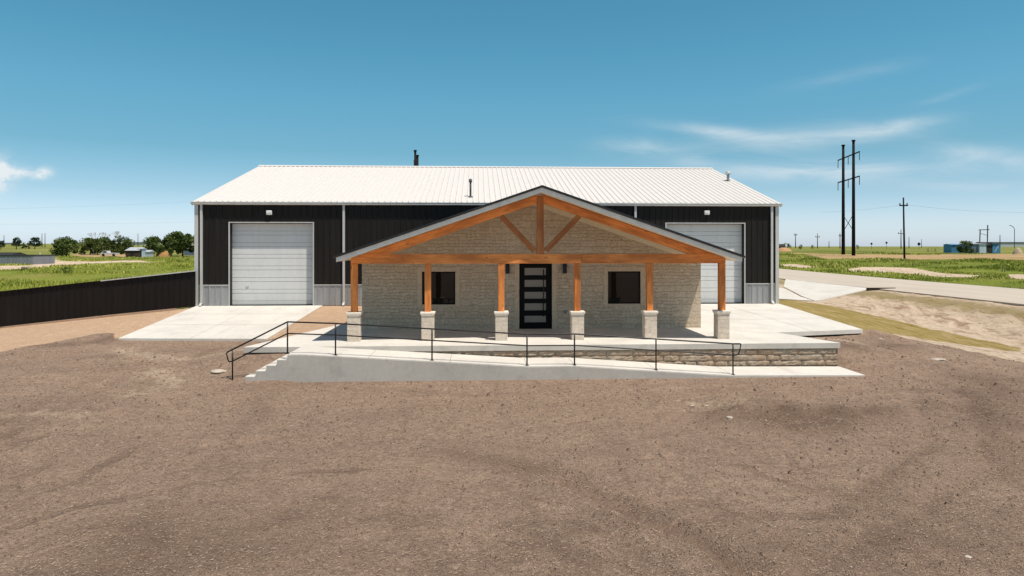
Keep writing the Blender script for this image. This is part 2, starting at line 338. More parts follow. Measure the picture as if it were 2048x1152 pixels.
def rock():
    m = Mt('retaining wall rock', .92, .2); p = m.pos(); n = m.noise(p, 5, 7, .7, .8); n2 = m.noise(p, 1.3, 3); n3 = m.noise(m.scale(p, (1, 1, 3)), 22, 5, .7)
    c = m.ramp(n, [(.25, (.20, .145, .10)), (.42, (.34, .26, .19)), (.58, (.44, .355, .265)), (.75, (.54, .45, .35))])
    c = m.mix(m.math('MULTIPLY', m.ramp(n2, [(.45, 0.0), (.65, 1.0)]), .4), c, (.36, .22, .13))
    m.col(c); m.nrm(m.bump(m.math('ADD', n, n3), .8, .03)); return m.m
M['rock'] = rock()
def siding(name, c, rough, metal=0, spec=.4, var=.2):
    m = Mt(name, rough, spec, metal); p = m.pos(); n = m.noise(m.scale(p, (3, 3, .35)), 1.3, 5, .6); n2 = m.noise(p, 7, 5)
    col = m.ramp(n, [(.3, tuple(x * (1 - var) for x in c)), (.7, tuple(min(.95, x * (1 + var)) for x in c))])
    m.col(m.mix(.2, col, m.ramp(n2, [(.3, tuple(x * .7 for x in c)), (.7, c)]))); return m.m
M['black_siding'] = siding('dark bronze siding', (.015, .012, .010), .6, 0, .2, .3)
M['fence_metal'] = siding('dark brown fence panel', (.012, .009, .008), .6, 0, .2, .35)
M['galv'] = siding('galvanised panel', (.34, .34, .34), .45, .3, .4, .22)
M['galv_light'] = siding('light galvanised trim', (.58, .57, .54), .5, .1, .4, .12)
M['roof'] = siding('white roof metal', (.70, .66, .615), .5, 0, .3, .04)
M['door_white'] = siding('white garage door', (.68, .68, .665), .55, 0, .35, .05)
M['white'] = simple('white paint', (.78, .78, .76), .6)
M['fascia'] = siding('grey painted fascia', (.84, .80, .72), .6, 0, .3, .1)
M['roof_dark'] = siding('dark porch roof metal', (.022, .022, .024), .5, 0, .3, .3)
M['ceiling'] = siding('cream porch ceiling', (.80, .70, .52), .8, 0, .2, .06)
M['black'] = simple('black powder coat', (.008, .008, .009), .4, .4, 0, .2)
M['frame_black'] = simple('black window frame', (.004, .004, .004), .6, .15)
M['reveal'] = simple('dark reveal', (.03, .03, .03), .7)
M['dim'] = simple('dark interior', (.02, .02, .02), .9)
def glass(name, c, rough):
    m = Mt(name, rough, .36); m.col(c); m.nrm(m.bump(m.noise(m.pos(), 1.2, 2), .06, .05)); return m.m
M['glass'] = glass('dark window glass', (.006, .007, .007), .04)
M['glass_door'] = glass('obscured glass with reflection tint', (.26, .235, .20), .3)  # grey-beige ground reflection put into the base colour
M['pole'] = simple('creosoted pole', (.012, .010, .009), .85, .2, 0, .35, 5)
M['pole_grey'] = simple('weathered pole', (.10, .095, .09), .85, .2, 0, .3, 5)
M['steel'] = simple('flue steel', (.35, .36, .38), .4, .5, .5)
M['steel_dark'] = simple('dark flue steel', (.07, .075, .09), .5, .5, .3)
M['wire'] = simple('wire', (.12, .12, .13), .6)

# ground
def ground_mat():
    m = Mt('ground', .95, .1); p = m.pos()
    warp = m.noise(p, 1.3, 5, .7); warp2 = m.noise(p, .12, 6, .65)
    def zone(name, amp=.5, amp2=.0):
        v = m.math('ADD', m.attr(name), m.math('MULTIPLY', m.math('SUBTRACT', warp, .5), amp))
        if amp2: v = m.math('ADD', v, m.math('MULTIPLY', m.math('SUBTRACT', warp2, .5), amp2))
        return m.ramp(v, [(.47, 0.0), (.53, 1.0)])
    nA = m.noise(p, .35, 6, .6); nB = m.noise(p, 3.2, 7, .72, .3); nC = m.noise(p, 26, 8, .75, 1.2); nD = m.noise(m.scale(p, (1, .22, 1)), .8, 6, .65, .6)
    nE = m.noise(p, 8.5, 8, .8, .6); nF = m.noise(m.scale(p, (.35, 1, 1)), .55, 7, .7, 1.2); vor = m.voro(p, 38); vor2 = m.voro(p, 11)
    # grass
    g = m.ramp(nA, [(.3, (.15, .20, .026)), (.5, (.26, .285, .04)), (.7, (.36, .345, .07))])
    g = m.mix(.55, g, m.ramp(nB, [(.25, (.07, .11, .018)), (.5, (.18, .225, .034)), (.75, (.32, .33, .08))]))
    dry = m.ramp(m.noise(m.scale(p, (1, .5, 1)), .09, 6, .7), [(.52, 0.0), (.68, 1.0)]); g = m.mix(m.math('MULTIPLY', dry, .6), g, (.34, .27, .10)); g = m.mix(m.math('MULTIPLY', m.ramp(m.noise(m.scale(p, (.3, 1, 1)), .035, 5, .7), [(.35, 1.0), (.5, 0.0)]), .5), g, (.10, .13, .03))
    sx_ = m.N.new('ShaderNodeSeparateXYZ'); m.L.new(p, sx_.inputs[0]); fy_ = m.ramp(m.math('MULTIPLY', sx_.outputs[1], .002), [(.24, 0.0), (.36, 1.0)])
    pas = m.ramp(m.noise(m.scale(p, (.35, .8, 1)), .05, 6, .75), [(.38, (.10, .12, .03)), (.5, (.20, .20, .055)), (.62, (.30, .27, .09))]); g = m.mix(m.math('MULTIPLY', fy_, .7), g, pas)
    # brown lot
    d = m.ramp(nB, [(.2, (.24, .162, .115)), (.5, (.335, .235, .170)), (.8, (.43, .315, .235))])
    d = m.mix(.68, d, m.ramp(nC, [(.30, (.075, .048, .033)), (.43, (.26, .178, .128)), (.56, (.39, .28, .205)), (.72, (.72, .57, .45))]))  # darkest stop puts shade of the fine relief into the colour
    d = m.mix(m.math('MULTIPLY', m.ramp(nD, [(.35, 1.0), (.5, 0.0)]), .38), d, (.20, .138, .10))
    d = m.mix(m.math('MULTIPLY', m.ramp(nD, [(.55, 0.0), (.75, 1.0)]), .35), d, (.44, .33, .25))
    d = m.mix(m.math('MULTIPLY', m.ramp(vor2, [(.05, 1.0), (.16, 0.0)]), .25), d, (.08, .052, .038))
    d = m.mix(m.math('MULTIPLY', m.ramp(nE, [(.36, 1.0), (.5, 0.0)]), .62), d, (.15, .098, .068))
    d = m.mix(m.math('MULTIPLY', m.ramp(nE, [(.54, 0.0), (.68, 1.0)]), .5), d, (.56, .43, .33))
    d = m.mix(m.math('MULTIPLY', m.ramp(nF, [(.36, 1.0), (.5, 0.0)]), .42), d, (.20, .14, .105))
    d = m.mix(m.math('MULTIPLY', m.ramp(nF, [(.54, 0.0), (.7, 1.0)]), .35), d, (.47, .345, .245))
    tk = m.math('ADD', m.attr('track'), m.math('MULTIPLY', m.math('SUBTRACT', nB, .5), 1.6)); d = m.mix(m.math('MULTIPLY', m.ramp(tk, [(.35, 0.0), (.8, 1.0)]), .55), d, (.155, .105, .075))
    grit = m.noise(p, 60, 6, .8); d = m.mix(m.math('MULTIPLY', m.ramp(grit, [(.36, 1.0), (.48, 0.0)]), .75), d, (.10, .068, .05)); d = m.mix(m.math('MULTIPLY', m.ramp(grit, [(.56, 0.0), (.68, 1.0)]), .45), d, (.62, .49, .38))
    trk = None
    wob = m.math('MULTIPLY', m.math('SUBTRACT', m.noise(p, .5, 3), .5), 1.4)
    for (cx_, cy_, r0_, r1_) in ((-1.5, 5.5, 2.6, 7.2), (8.5, 12.5, 2.2, 5.4), (-13, 12, 3.0, 7.5), (4.5, 3.0, 3.5, 8.0)):
        vm = m.N.new('ShaderNodeVectorMath'); vm.operation = 'DISTANCE'; fl = m.N.new('ShaderNodeMapping'); fl.inputs['Scale'].default_value = (1, 1, 0); m.L.new(p, fl.inputs[0]); m.L.new(fl.outputs[0], vm.inputs[0]); vm.inputs[1].default_value = (cx_, cy_, 0)
        rr_ = m.math('ADD', vm.outputs['Value'], wob); sn = m.math('SINE', m.math('MULTIPLY', rr_, 13.0)); sn2 = m.math('SINE', m.math('MULTIPLY', rr_, 5.1))
        band = m.ramp(m.math('DIVIDE', rr_, 10), [(r0_ / 10 - .03, 0.0), (r0_ / 10 + .05, 1.0), (r1_ / 10 - .06, 1.0), (r1_ / 10 + .04, 0.0)])
        msk = m.ramp(m.math('ADD', m.noise(m.scale(p, (1, 1, 1)), .33 + .05 * cx_ / 13, 4, .6), m.math('MULTIPLY', m.math('SUBTRACT', nE, .5), .5)), [(.46, 0.0), (.62, 1.0)])
        v_ = m.math('MULTIPLY', m.math('MULTIPLY', m.ramp(m.math('ADD', sn, sn2), [(.55, 0.0), (1.0, 1.0)]), band), msk)
        trk = v_ if trk is None else m.math('MAXIMUM', trk, v_)
    d = m.mix(m.math('MULTIPLY', trk, .5), d, (.15, .10, .075))
    pale = m.math('ADD', m.attr('pale'), m.math('MULTIPLY', m.math('SUBTRACT', nB, .5), 1.4)); d = m.mix(m.math('MULTIPLY', m.ramp(pale, [(.4, 0.0), (.75, 1.0)]), .8), d, (.50, .39, .285))
    dp = m.math('ADD', m.attr('fresh_dark'), m.math('MULTIPLY', m.math('SUBTRACT', nE, .5), 2.6)); d = m.mix(m.math('MULTIPLY', m.ramp(dp, [(.4, 0.0), (.95, 1.0)]), .55), d, (.11, .07, .047))
    d = m.mix(1.0, d, (1.28, 1.265, 1.25), 'MULTIPLY')
    # tan and sand
    t = m.ramp(nB, [(.3, (.58, .38, .24)), (.7, (.74, .52, .35))]); t = m.mix(m.math('MULTIPLY', m.ramp(nC, [(.3, 1.0), (.5, 0.0)]), .35), t, (.28, .17, .11))
    s = m.ramp(nB, [(.25, (.48, .35, .23)), (.5, (.70, .55, .40)), (.75, (.82, .69, .54))])
    wv = m.noise(m.scale(p, (2.2, .5, 1)), .9, 6, .7, 1.5); s = m.mix(m.math('MULTIPLY', m.ramp(wv, [(.40, 1.0), (.50, 0.0)]), .7), s, (.32, .20, .12))
    s = m.mix(m.math('MULTIPLY', m.ramp(m.math('ADD', m.attr('weedy'), m.math('MULTIPLY', m.math('SUBTRACT', nB, .5), .9)), [(.45, 0.0), (.65, 1.0)]), .75), s, (.27, .21, .075))
    ol = m.ramp(m.noise(m.scale(p, (2.4, .30, 1)), 1.5, 6, .75, .7), [(.3, (.20, .15, .028)), (.43, (.33, .25, .06)), (.53, (.47, .34, .13)), (.66, (.62, .44, .24))])
    ol = m.mix(.25, ol, m.ramp(nC, [(.3, (.1, .08, .02)), (.7, (.42, .33, .15))]))
    dt = m.ramp(m.noise(m.scale(p, (.25, 1, 1)), .5, 6, .75), [(.35, (.27, .24, .06)), (.45, (.38, .26, .12)), (.6, (.54, .36, .21)), (.75, (.40, .32, .12))])
    c = g
    c = m.mix(zone('drytan', .5, .5), c, dt); c = m.mix(zone('sand', .5, .35), c, s); c = m.mix(zone('tan', .4), c, t)
    c = m.mix(zone('olive', .35), c, ol); c = m.mix(zone('dark', .45), c, d)
    m.col(c)
    h = m.math('ADD', m.math('MULTIPLY', m.math('SUBTRACT', nC, trk), .6), m.math('ADD', m.math('MULTIPLY', nB, .9), m.math('MULTIPLY', vor, .3)))
    m.nrm(m.bump(m.math('ADD', h, m.math('MULTIPLY', nE, 1.2)), .9, .08)); return m.m
M['ground'] = ground_mat()
def road_mat():
    m = Mt('worn asphalt', .9, .2); p = m.pos(); a = m.noise(m.scale(p, (1, .12, 1)), .8, 6, .65); b = m.noise(p, 18, 6, .7)
    c = m.ramp(a, [(.3, (.47, .40, .325)), (.7, (.60, .52, .43))]); m.col(m.mix(.3, c, m.ramp(b, [(.3, (.34, .28, .22)), (.7, (.56, .49, .41))]))); m.nrm(m.bump(b, .3, .01)); return m.m
M['road'] = road_mat()
def leafm(name, a, b, c):
    m = Mt(name, .75, .2); o = m.attr('tone'); n = m.noise(m.pos(), .8, 3)
    m.col(m.ramp(m.math('ADD', m.math('MULTIPLY', o, .7), m.math('MULTIPLY', n, .3)), [(.15, a), (.5, b), (.85, c)])); return m.m
M['leaf'] = leafm('tree foliage', (.025, .042, .010), (.075, .105, .022), (.17, .21, .055))
M['leaf_far'] = leafm('far foliage', (.02, .032, .02), (.035, .052, .028), (.06, .08, .04))
M['grass'] = leafm('grass blades', (.14, .175, .024), (.32, .345, .05), (.52, .47, .13))
M['weed'] = leafm('weed foliage', (.03, .055, .012), (.07, .11, .02), (.13, .17, .04))
M['straw'] = leafm('straw and clods', (.13, .088, .062), (.28, .195, .14), (.50, .38, .285))
M['bark'] = simple('bark', (.045, .035, .028), .95, .1, 0, .3, 2)
M['palestone'] = simple('pale stone', (.50, .43, .35), .9, .2, 0, .2, 15)

# ------------------------------------------------------------------ ground sheet
def axis(lo, hi, step, far_lo, far_hi, grow):
    a = list(np.arange(lo, hi + 1e-6, step)); s = step; v = hi
    while v < far_hi: s *= grow; v += s; a.append(v)
    s = step; v = lo; pre = []
    while v > far_lo: s *= grow; v -= s; pre.append(v)
    return np.array(pre[::-1] + a)
gx = axis(-20, 20, .16, -6000, 6000, 1.045)
gy = np.concatenate([axis(4, 19.0, .16, -60, 18.99, 1.1)[:-1], np.arange(19.0, 23, .08), np.arange(23, 36.0, .16)])
v, s = 36.0, .16
ext = []
while v < 8900: ext.append(v); s *= 1.035; v += s
gy = np.concatenate([gy, ext]); gy = np.unique(np.round(gy, 4))
GX, GY = np.meshgrid(gx, gy); X, Y = GX.ravel(), GY.ravel(); Z = hfull(X, Y)
me = bpy.data.meshes.new('ground'); nx, ny = len(gx), len(gy)
me.vertices.add(nx * ny); me.vertices.foreach_set('co', np.stack([X, Y, Z], 1).ravel())
i = np.arange(ny - 1)[:, None] * nx + np.arange(nx - 1)[None, :]; q = np.stack([i, i + 1, i + nx + 1, i + nx], -1).reshape(-1, 4)
me.loops.add(q.size); me.loops.foreach_set('vertex_index', q.ravel().astype(np.int32)); me.polygons.add(len(q))
me.polygons.foreach_set('loop_start', np.arange(0, q.size, 4, dtype=np.int32)); me.polygons.foreach_set('use_smooth', np.ones(len(q), bool))
me.update(calc_edges=True); me.validate()
D = np.maximum(np.hypot(X, Y), 6)
def setattr_(name, sd, w):
    a = me.attributes.new(name, 'FLOAT', 'POINT'); a.data.foreach_set('value', np.clip(.5 + sd / (2 * w), 0, 1).astype(np.float32))
w = np.maximum(D * .02, .35)
setattr_('dark', sdist(X, Y, DARK), w)
TANL = [(-9, 36.5), (-3.9, 36.5), (-3.9, 21.2), (-7.4, 21.2), (-9.5, 27)]
LEFT = [(-90, 36), (-14.3, 36), (-14.3, 20), (-90, 5)]
setattr_('tan', np.maximum(sdist(X, Y, TANL), sdist(X, Y, LEFT)), w)
RL = [(18.5, 5), (18.5, 27.3), (26, 27), (26, 5)]
setattr_('olive', sdist(X, Y, OLIVE), w)
NEARR = [(15.5, -60), (27.8, -60), (27.8, 64), (15.5, 64)]; SIDE = [(15.5, 24), (24, 24), (24, 70), (15.5, 70)]
sand = np.maximum.reduce([sdist(X, Y, p) for p in (ERO, NEARR, SIDE, PATH, SP1, SP2, SP3)]); setattr_('sand', sand, w)
setattr_('drytan', np.maximum(sdist(X, Y, TANR), sdist(X, Y, TANF)), w * 1.4)
setattr_('weedy', 1.2 - np.abs(X - 26.5), np.full_like(X, 2.2))
fr = np.maximum.reduce([sdist(X, Y, DIST1) * .8 + .15, sdist(X, Y, hits([(1880, 730), (2100, 760), (2100, 1000), (1950, 960), (1900, 850)])) * .4 - .1, sdist(X, Y, hits([(200, 1050), (400, 1030), (560, 1090), (520, 1150), (200, 1150)])) * .5, sdist(X, Y, hits([(1500, 1080), (1800, 1050), (2060, 1040), (2060, 1150), (1500, 1150)])) * .3 - .05, .22 - seg_dist(X, Y, RUT), .25 - seg_dist(X, Y, RUT2), .1 - seg_dist(X, Y, hits([(930, 885), (1100, 900), (1250, 915)])), .7 - seg_dist(X, Y, hits([(1560, 676), (1650, 690), (1800, 690)])),  # disturbed soil and ruts, plus darker patches toward the lot corners
    .5 - seg_dist(X, Y, hits([(60, 690), (150, 690), (225, 680)])), .15 - seg_dist(X, Y, hits([(1640, 985), (1800, 1000), (1950, 1060)])), .4 - seg_dist(X, Y, hits([(900, 900), (1100, 940)]))])
arc = np.minimum.reduce([seg_dist(X, Y, a_) for a_ in ARCS]) + vnoise(X, Y, 1.3) * .5
setattr_('track', .14 - arc - np.abs(vnoise(X, Y, 2.2)) * .9, np.full_like(X, .3))
setattr_('fresh_dark', fr, np.full_like(X, .6))
pl = np.maximum.reduce([.35 - seg_dist(X, Y, hits([(240, 700), (330, 720), (420, 715), (480, 700)])), .3 - seg_dist(X, Y, hits([(300, 745), (360, 760), (260, 790)])), .5 - seg_dist(X, Y, hits([(1620, 675), (1740, 690)])),
    .2 - seg_dist(X, Y, hits([(40, 830), (160, 830)])), .5 - seg_dist(X, Y, hits([(1410, 806), (1480, 806)]))])
setattr_('pale', pl, np.full_like(X, 1.0))
me.materials.append(M['ground']); go = bpy.data.objects.new('ground', me); C.objects.link(go); struct(go)

# sheets that follow the terrain
def drape(name, us, vs, fn, mat, thick=.1):
    m = MB(); n = len(us)
    top = [fn(u, v_) for v_ in vs for u in us]; m.v = list(top); k = len(top); m.v += [(a, b, c - thick) for a, b, c in top]
    for j in range(len(vs) - 1):
        for i_ in range(n - 1): m.f.append((j * n + i_, j * n + i_ + 1, (j + 1) * n + i_ + 1, (j + 1) * n + i_))
    bd = [i_ for i_ in range(n)] + [j * n + n - 1 for j in range(1, len(vs))] + [(len(vs) - 1) * n + i_ for i_ in range(n - 2, -1, -1)] + [j * n for j in range(len(vs) - 2, 0, -1)]
    for a, b in zip(bd, bd[1:] + bd[:1]): m.f.append((a, a + k, b + k, b))
    m.mi = [0] * len(m.f); return m.build(name, mat)
def z1(x, y): return float(hf(x, y)[0])
ryv = list(np.arange(-40, 60, 2)) + list(np.arange(60, 150, 5)) + list(np.arange(150, 700, 25))
def road_fn(u, y):
    bend = max(0, y - 95) ** 2 * .0008
    x = 28.2 + (10.0 + .02 * max(0, y - 46)) * u + bend
    return (x, y, z1(x, y) + .06 + .10 * (1 - (2 * u - 1) ** 2) + (0.25 if y > 140 else 0))
road = struct(drape('road', list(np.linspace(0, 1, 9)), ryv, road_fn, M['road'], .5))

def bl(n0, n1, f0, f1, u, v_):
    a = [n0[i_] * (1 - u) + n1[i_] * u for i_ in range(3)]; b = [f0[i_] * (1 - u) + f1[i_] * u for i_ in range(3)]
    return tuple(a[i_] * (1 - v_) + b[i_] * v_ for i_ in range(3))
us = list(np.linspace(0, 1, 9))
struct(drape('driveway', us, us, lambda u, v_: bl((-14.25, 27.85, -.60), (-8.45, 27.85, -.66), (-14.4, 35.72, 0), (-8.0, 35.72, 0), u, v_), M['concrete'], .14))
N_ = [(8.36, 24.0, -.002), (10.49, 24.0, -.05), (15.85, 27.35, -.37)]; F_ = [(8.36, 35.72, 0), (10.6, 35.72, 0), (16.1, 35.72, -.01)]
def dr_fn(u, v_):
    if u <= .3: return bl(N_[0], N_[1], F_[0], F_[1], u / .3, v_)
    return bl(N_[1], N_[2], F_[1], F_[2], (u - .3) / .7, v_)
struct(drape('driveway', [0, .1, .2, .3, .45, .6, .75, .9, 1], us, dr_fn, M['concrete'], .16))
def djoint(name, fn, pts, wdt=.012):
    m = MB()
    for (u0, v0), (u1, v1) in zip(pts[:-1], pts[1:]):
        p, q_ = Vector(fn(u0, v0)), Vector(fn(u1, v1)); t = (q_ - p).normalized(); n_ = Vector((-t.y, t.x, 0)).normalized() * wdt; z_ = Vector((0, 0, .004))
        m.add([p - n_ + z_, p + n_ + z_, q_ + n_ + z_, q_ - n_ + z_], [(0, 3, 2, 1)])
    return m.build(name, M['joint2'], [o for o in C.objects if o.name == name_of[fn]][0])
M['joint2'] = simple('sawn joint', (.44, .40, .35), .9)
ld_fn = lambda u, v_: bl((-14.25, 27.85, -.60), (-8.45, 27.85, -.66), (-14.4, 35.72, 0), (-8.0, 35.72, 0), u, v_)
name_of = {ld_fn: 'driveway', dr_fn: 'driveway.001'}
for fn in (ld_fn, dr_fn):
    for l in ([(.48 if fn is ld_fn else .6, v_) for v_ in np.linspace(0, 1, 9)], [(u, .36) for u in (0, .1, .2, .3, .45, .6, .75, .9, 1)], [(u, .7) for u in (0, .1, .2, .3, .45, .6, .75, .9, 1)]): djoint('joint', fn, l)
# culvert crossing by the road: two slabs with a drain channel between them
def cross(name, p):
    a, b, c_, d_ = p
    return struct(drape(name, us, us, lambda u, v_: (lambda q_: (q_[0], q_[1], z1(q_[0], q_[1]) + .05))(bl((*a, 0), (*b, 0), (*d_, 0), (*c_, 0), u, v_)), M['concrete'], .45))
PA, PB, PC, PD = hit(1640, 603), hit(1753, 578), (28.6, 62), (17.5, 62)
cross('driveway_apron', (hit(1628, 602.5), PB, PC, hit(1567, 574.5)))
cross('driveway_apron', (PD and (17.0, hit(1560, 593)[1]), hit(1626, 602.8), hit(1565, 577), (17.2, 61)))

# ------------------------------------------------------------------ porch slab, ramp, retaining wall
slab = MB(); SL = [(-7.08, 21.05), (11.47, 21.05), (10.49, 24.0), (8.36, 24.0), (8.36, 30), (-4.5, 30), (-7.08 + .29 * 6.2, 27.3)]
slab.prism_z(SL, -.17, 0)
for xj in (-4.0, -1.6, .3, 3.5, 5.8, 8.2): slab.box(xj, xj + .008, 21.048, 22.1, -.172, .0015, 1)
slab.box(-6.5, 10.9, 22.085, 22.093, -.01, .0015, 1)
M['joint'] = simple('joint', (.30, .27, .24), .9)
struct(bevel(slab.build('porch_slab', [M['concrete'], M['joint']]), .012))
# note: slab side face uses the darker concrete
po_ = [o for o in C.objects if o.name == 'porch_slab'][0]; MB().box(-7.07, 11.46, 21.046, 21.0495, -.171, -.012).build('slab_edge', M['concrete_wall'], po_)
RP = [(-5.37, 0), (-4.9, 0), (1.42, -.395), (2.80, -.395), (7.47, -.715), (11.42, -.745)]
def rz(x): return float(np.interp(x, [p[0] for p in RP], [p[1] for p in RP]))
ramp = thing('concrete_ramp', 'pale concrete ramp with five steps at its left end, in front of the porch', 'ramp', (0, 20.3, -.78))
b = MB(); T = [(x, z) for x, z in RP]; b.prism_y([(11.42, -1.1), (11.42, -.745)] [:0] + [(-5.37, -1.1), (11.42, -1.1)] + T[::-1], 19.60, 21.045)
for xj in (-3.1, -.8, 1.42, 2.8, 5.2, 7.47, 9.4): 
    z = rz(xj); b.add([(xj, 19.58, z + .002), (xj + .012, 19.58, z + .002), (xj + .012, 21.0, z + .002), (xj, 21.0, z + .002)], [(0, 1, 2, 3)], 1)
bevel(b.build('walkway', [M['concrete'], M['joint']], ramp), .01)
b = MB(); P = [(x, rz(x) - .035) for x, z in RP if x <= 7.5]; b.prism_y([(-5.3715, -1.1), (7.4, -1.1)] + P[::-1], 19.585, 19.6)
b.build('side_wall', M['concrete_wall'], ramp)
b = MB()
for k in range(5):
    x0 = -6.84 + k * .294; x1 = x0 + .294 if k < 4 else -5.371
    b.box(x0, -5.371 if k == 4 else x1, 19.60, 21.0, -1.1, -.775 + k * .155)
st = bevel(b.build('steps', M['concrete'], ramp), .008)
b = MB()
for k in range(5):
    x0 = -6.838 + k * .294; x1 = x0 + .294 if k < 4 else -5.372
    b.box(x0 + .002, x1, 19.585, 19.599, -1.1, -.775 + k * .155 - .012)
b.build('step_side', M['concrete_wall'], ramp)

def rockbox(m, x0, x1, y0, y1, z0, z1, jit, n=(5, 3)):
    nx_, nz_ = n; g = {}
    for j in range(nz_ + 1):
        for i_ in range(nx_ + 1):
            fx, fz = i_ / nx_, j / nz_; e = min(fx, 1 - fx) * (x1 - x0), min(fz, 1 - fz) * (z1 - z0); k = min(1, min(e) / .03 + .0)
            yy_ = y0 + .022 * (1 - k) - jit * random.random() * k
            g[i_, j] = len(m.v); m.v.append((x0 + fx * (x1 - x0) + random.uniform(-.006, .006), yy_, z0 + fz * (z1 - z0) + random.uniform(-.006, .006)))
    for j in range(nz_):
        for i_ in range(nx_): m.f.append((g[i_, j], g[i_ + 1, j], g[i_ + 1, j + 1], g[i_, j + 1])); m.mi.append(0)
    b0 = len(m.v); m.v += [(x0, y1, z0), (x1, y1, z0), (x1, y1, z1), (x0, y1, z1)]
    c_ = [g[0, 0], g[nx_, 0], g[nx_, nz_], g[0, nz_]]
    for a_, b_ in ((0, 1), (1, 2), (2, 3), (3, 0)): m.f.append((c_[b_], c_[a_], b0 + a_, b0 + b_)); m.mi.append(0)
rw = MB()
for r_ in range(4):
    x = -5.2 + random.uniform(-.3, 0); zt = -.175 - r_ * .19
    while x < 11.40:
        L_ = random.uniform(.35, 1.1); x1_ = min(x + L_, 11.42); 
        if zt > rz(min(11.4, max(-5, x1_))) - .02: rockbox(rw, x + .005, x1_ - .005, 21.09, 21.25, zt - .186, zt, .03, (8, 4))
        x = x1_
rwo = rw.build('retaining_wall', M['rock'])
tag(rwo, 'low wall of rough tan quarry stone under the porch slab, behind the ramp', 'retaining wall'); recenter(rwo, (3, 21.2, -.9))
mort = MB().box(-5.2, 11.36, 21.13, 21.35, -1.0, -.175).build('mortar', simple('mortar', (.36, .28, .20), .95), rwo)

# ------------------------------------------------------------------ railing
rail = thing('hand_railing', 'black pipe railing with two bars along the front edge of the concrete ramp and steps', 'railing', (0, 19.68, -.78))
PX = [465, 575, 671, 864, 1054, 1149, 1312, 1466]; YR = 19.68
XP = [YR * uv_of(p, 0)[0] for p in PX]; ZB = [-.775] + [rz(x) for x in XP[1:]]; ZB[1] = 0
for x, zb in zip(XP, ZB):
    p = MB().tube([(x, YR, zb), (x, YR, zb + .905)], .022, 8); po = p.build('post', M['black'], rail, True)
    MB().box(x - .05, x + .05, YR - .05, YR + .05, zb + .001, zb + .012).build('base_plate', M['black'], po)
top = [(x, YR, z + .905) for x, z in zip(XP, ZB)]; mid = [(x, YR, z + .575) for x, z in zip(XP, ZB)]
e0 = [(XP[0] - .15, YR, ZB[0] + .83), (XP[0] - .165, YR, ZB[0] + .80), (XP[0] - .13, YR, ZB[0] + .62), (XP[0] - .09, YR, ZB[0] + .56)]
xe = XP[-1]; ze = ZB[-1]; e1 = [(xe + .22, YR, ze + .90), (xe + .235, YR, ze + .885), (xe + .20, YR, ze + .70), (xe + .16, YR, ze + .60), (xe + .11, YR, ze + .575)]
MB().tube([e0[0]] + top + [e1[0]], .022, 8).build('top_rail', M['black'], rail, True)
MB().tube([e0[-1]] + mid + [e1[-1]], .019, 8).build('lower_rail', M['black'], rail, True)
MB().tube(e0, .017, 8).build('end_loop', M['black'], rail, True); MB().tube(e1, .017, 8).build('end_loop', M['black'], rail, True)

# ------------------------------------------------------------------ metal building
YS, XL, XR, YB = 35.75, -14.44, 16.05, 57.1; ZE = 5.22; ZW = 1.05
shop = thing('metal_building', 'long black metal shop building with white metal roof and galvanised wainscot behind the stone porch', 'building', (.8, 46, 0))
def ribbed(m, x0, x1, z0, z1, y, pitch=.305, depth=.028, phase=0):
    xs = [x0]; k = math.ceil((x0 - phase) / pitch); prof = []
    while phase + k * pitch < x1: prof.append(phase + k * pitch); k += 1
    pts = [(x0, y)]
    for c in prof:
        if c - .05 <= x0 or c + .05 >= x1: continue
        pts += [(c - .045, y), (c - .02, y - depth), (c + .02, y - depth), (c + .045, y)]
    pts.append((x1, y)); n = len(pts); b0 = len(m.v)
    for (px_, py_) in pts: m.v += [(px_, py_, z0), (px_, py_, z1)]
    for i_ in range(n - 1): a = b0 + i_ * 2; m.f.append((a, a + 2, a + 3, a + 1)); m.mi.append(0)
DL, DR_ = (-12.70, -8.50), (10.0, 14.2); DH = 4.25; REC = .36
w_ = MB()
for (a, b_, z0) in ((XL, DL[0] - .06, ZW), (DL[0] - .06, DL[1] + .06, DH + .06), (DL[1] + .06, DR_[0] - .06, ZW), (DR_[0] - .06, DR_[1] + .06, DH + .06), (DR_[1] + .06, XR, ZW)):
    ribbed(w_, a, b_, z0, ZE, YS)
slope = .287; ZR_ = ZE + slope * (YB - YS) / 2
for xx in (XL, XR):
    fv = [(xx, YS + .001, 0), (xx, YB, 0), (xx, YB, ZE), (xx, (YS + YB) / 2, ZR_), (xx, YS + .001, ZE)]
    w_.add(fv, [(0, 1, 2, 3, 4) if xx == XR else (4, 3, 2, 1, 0)])
w_.add([(XL, YB, 0), (XR, YB, 0), (XR, YB, ZE), (XL, YB, ZE)], [(1, 0, 3, 2)])
w_.build('wall', M['black_siding'], shop)
w_ = MB()
for (a, b_) in ((XL, DL[0] - .06), (DL[1] + .06, DR_[0] - .06), (DR_[1] + .06, XR)): ribbed(w_, a, b_, 0.0, ZW - .002, YS - .012)
w_.build('wainscot', M['galv'], shop)
w_ = MB()
for (a, b_) in ((XL + .2, DL[0] - .06), (DL[1] + .06, DR_[0] - .06), (DR_[1] + .06, XR - .2)): w_.box(a, b_, YS - .05, YS - .002, ZW - .01, ZW + .03)
w_.build('wainscot_trim', M['galv_light'], shop)
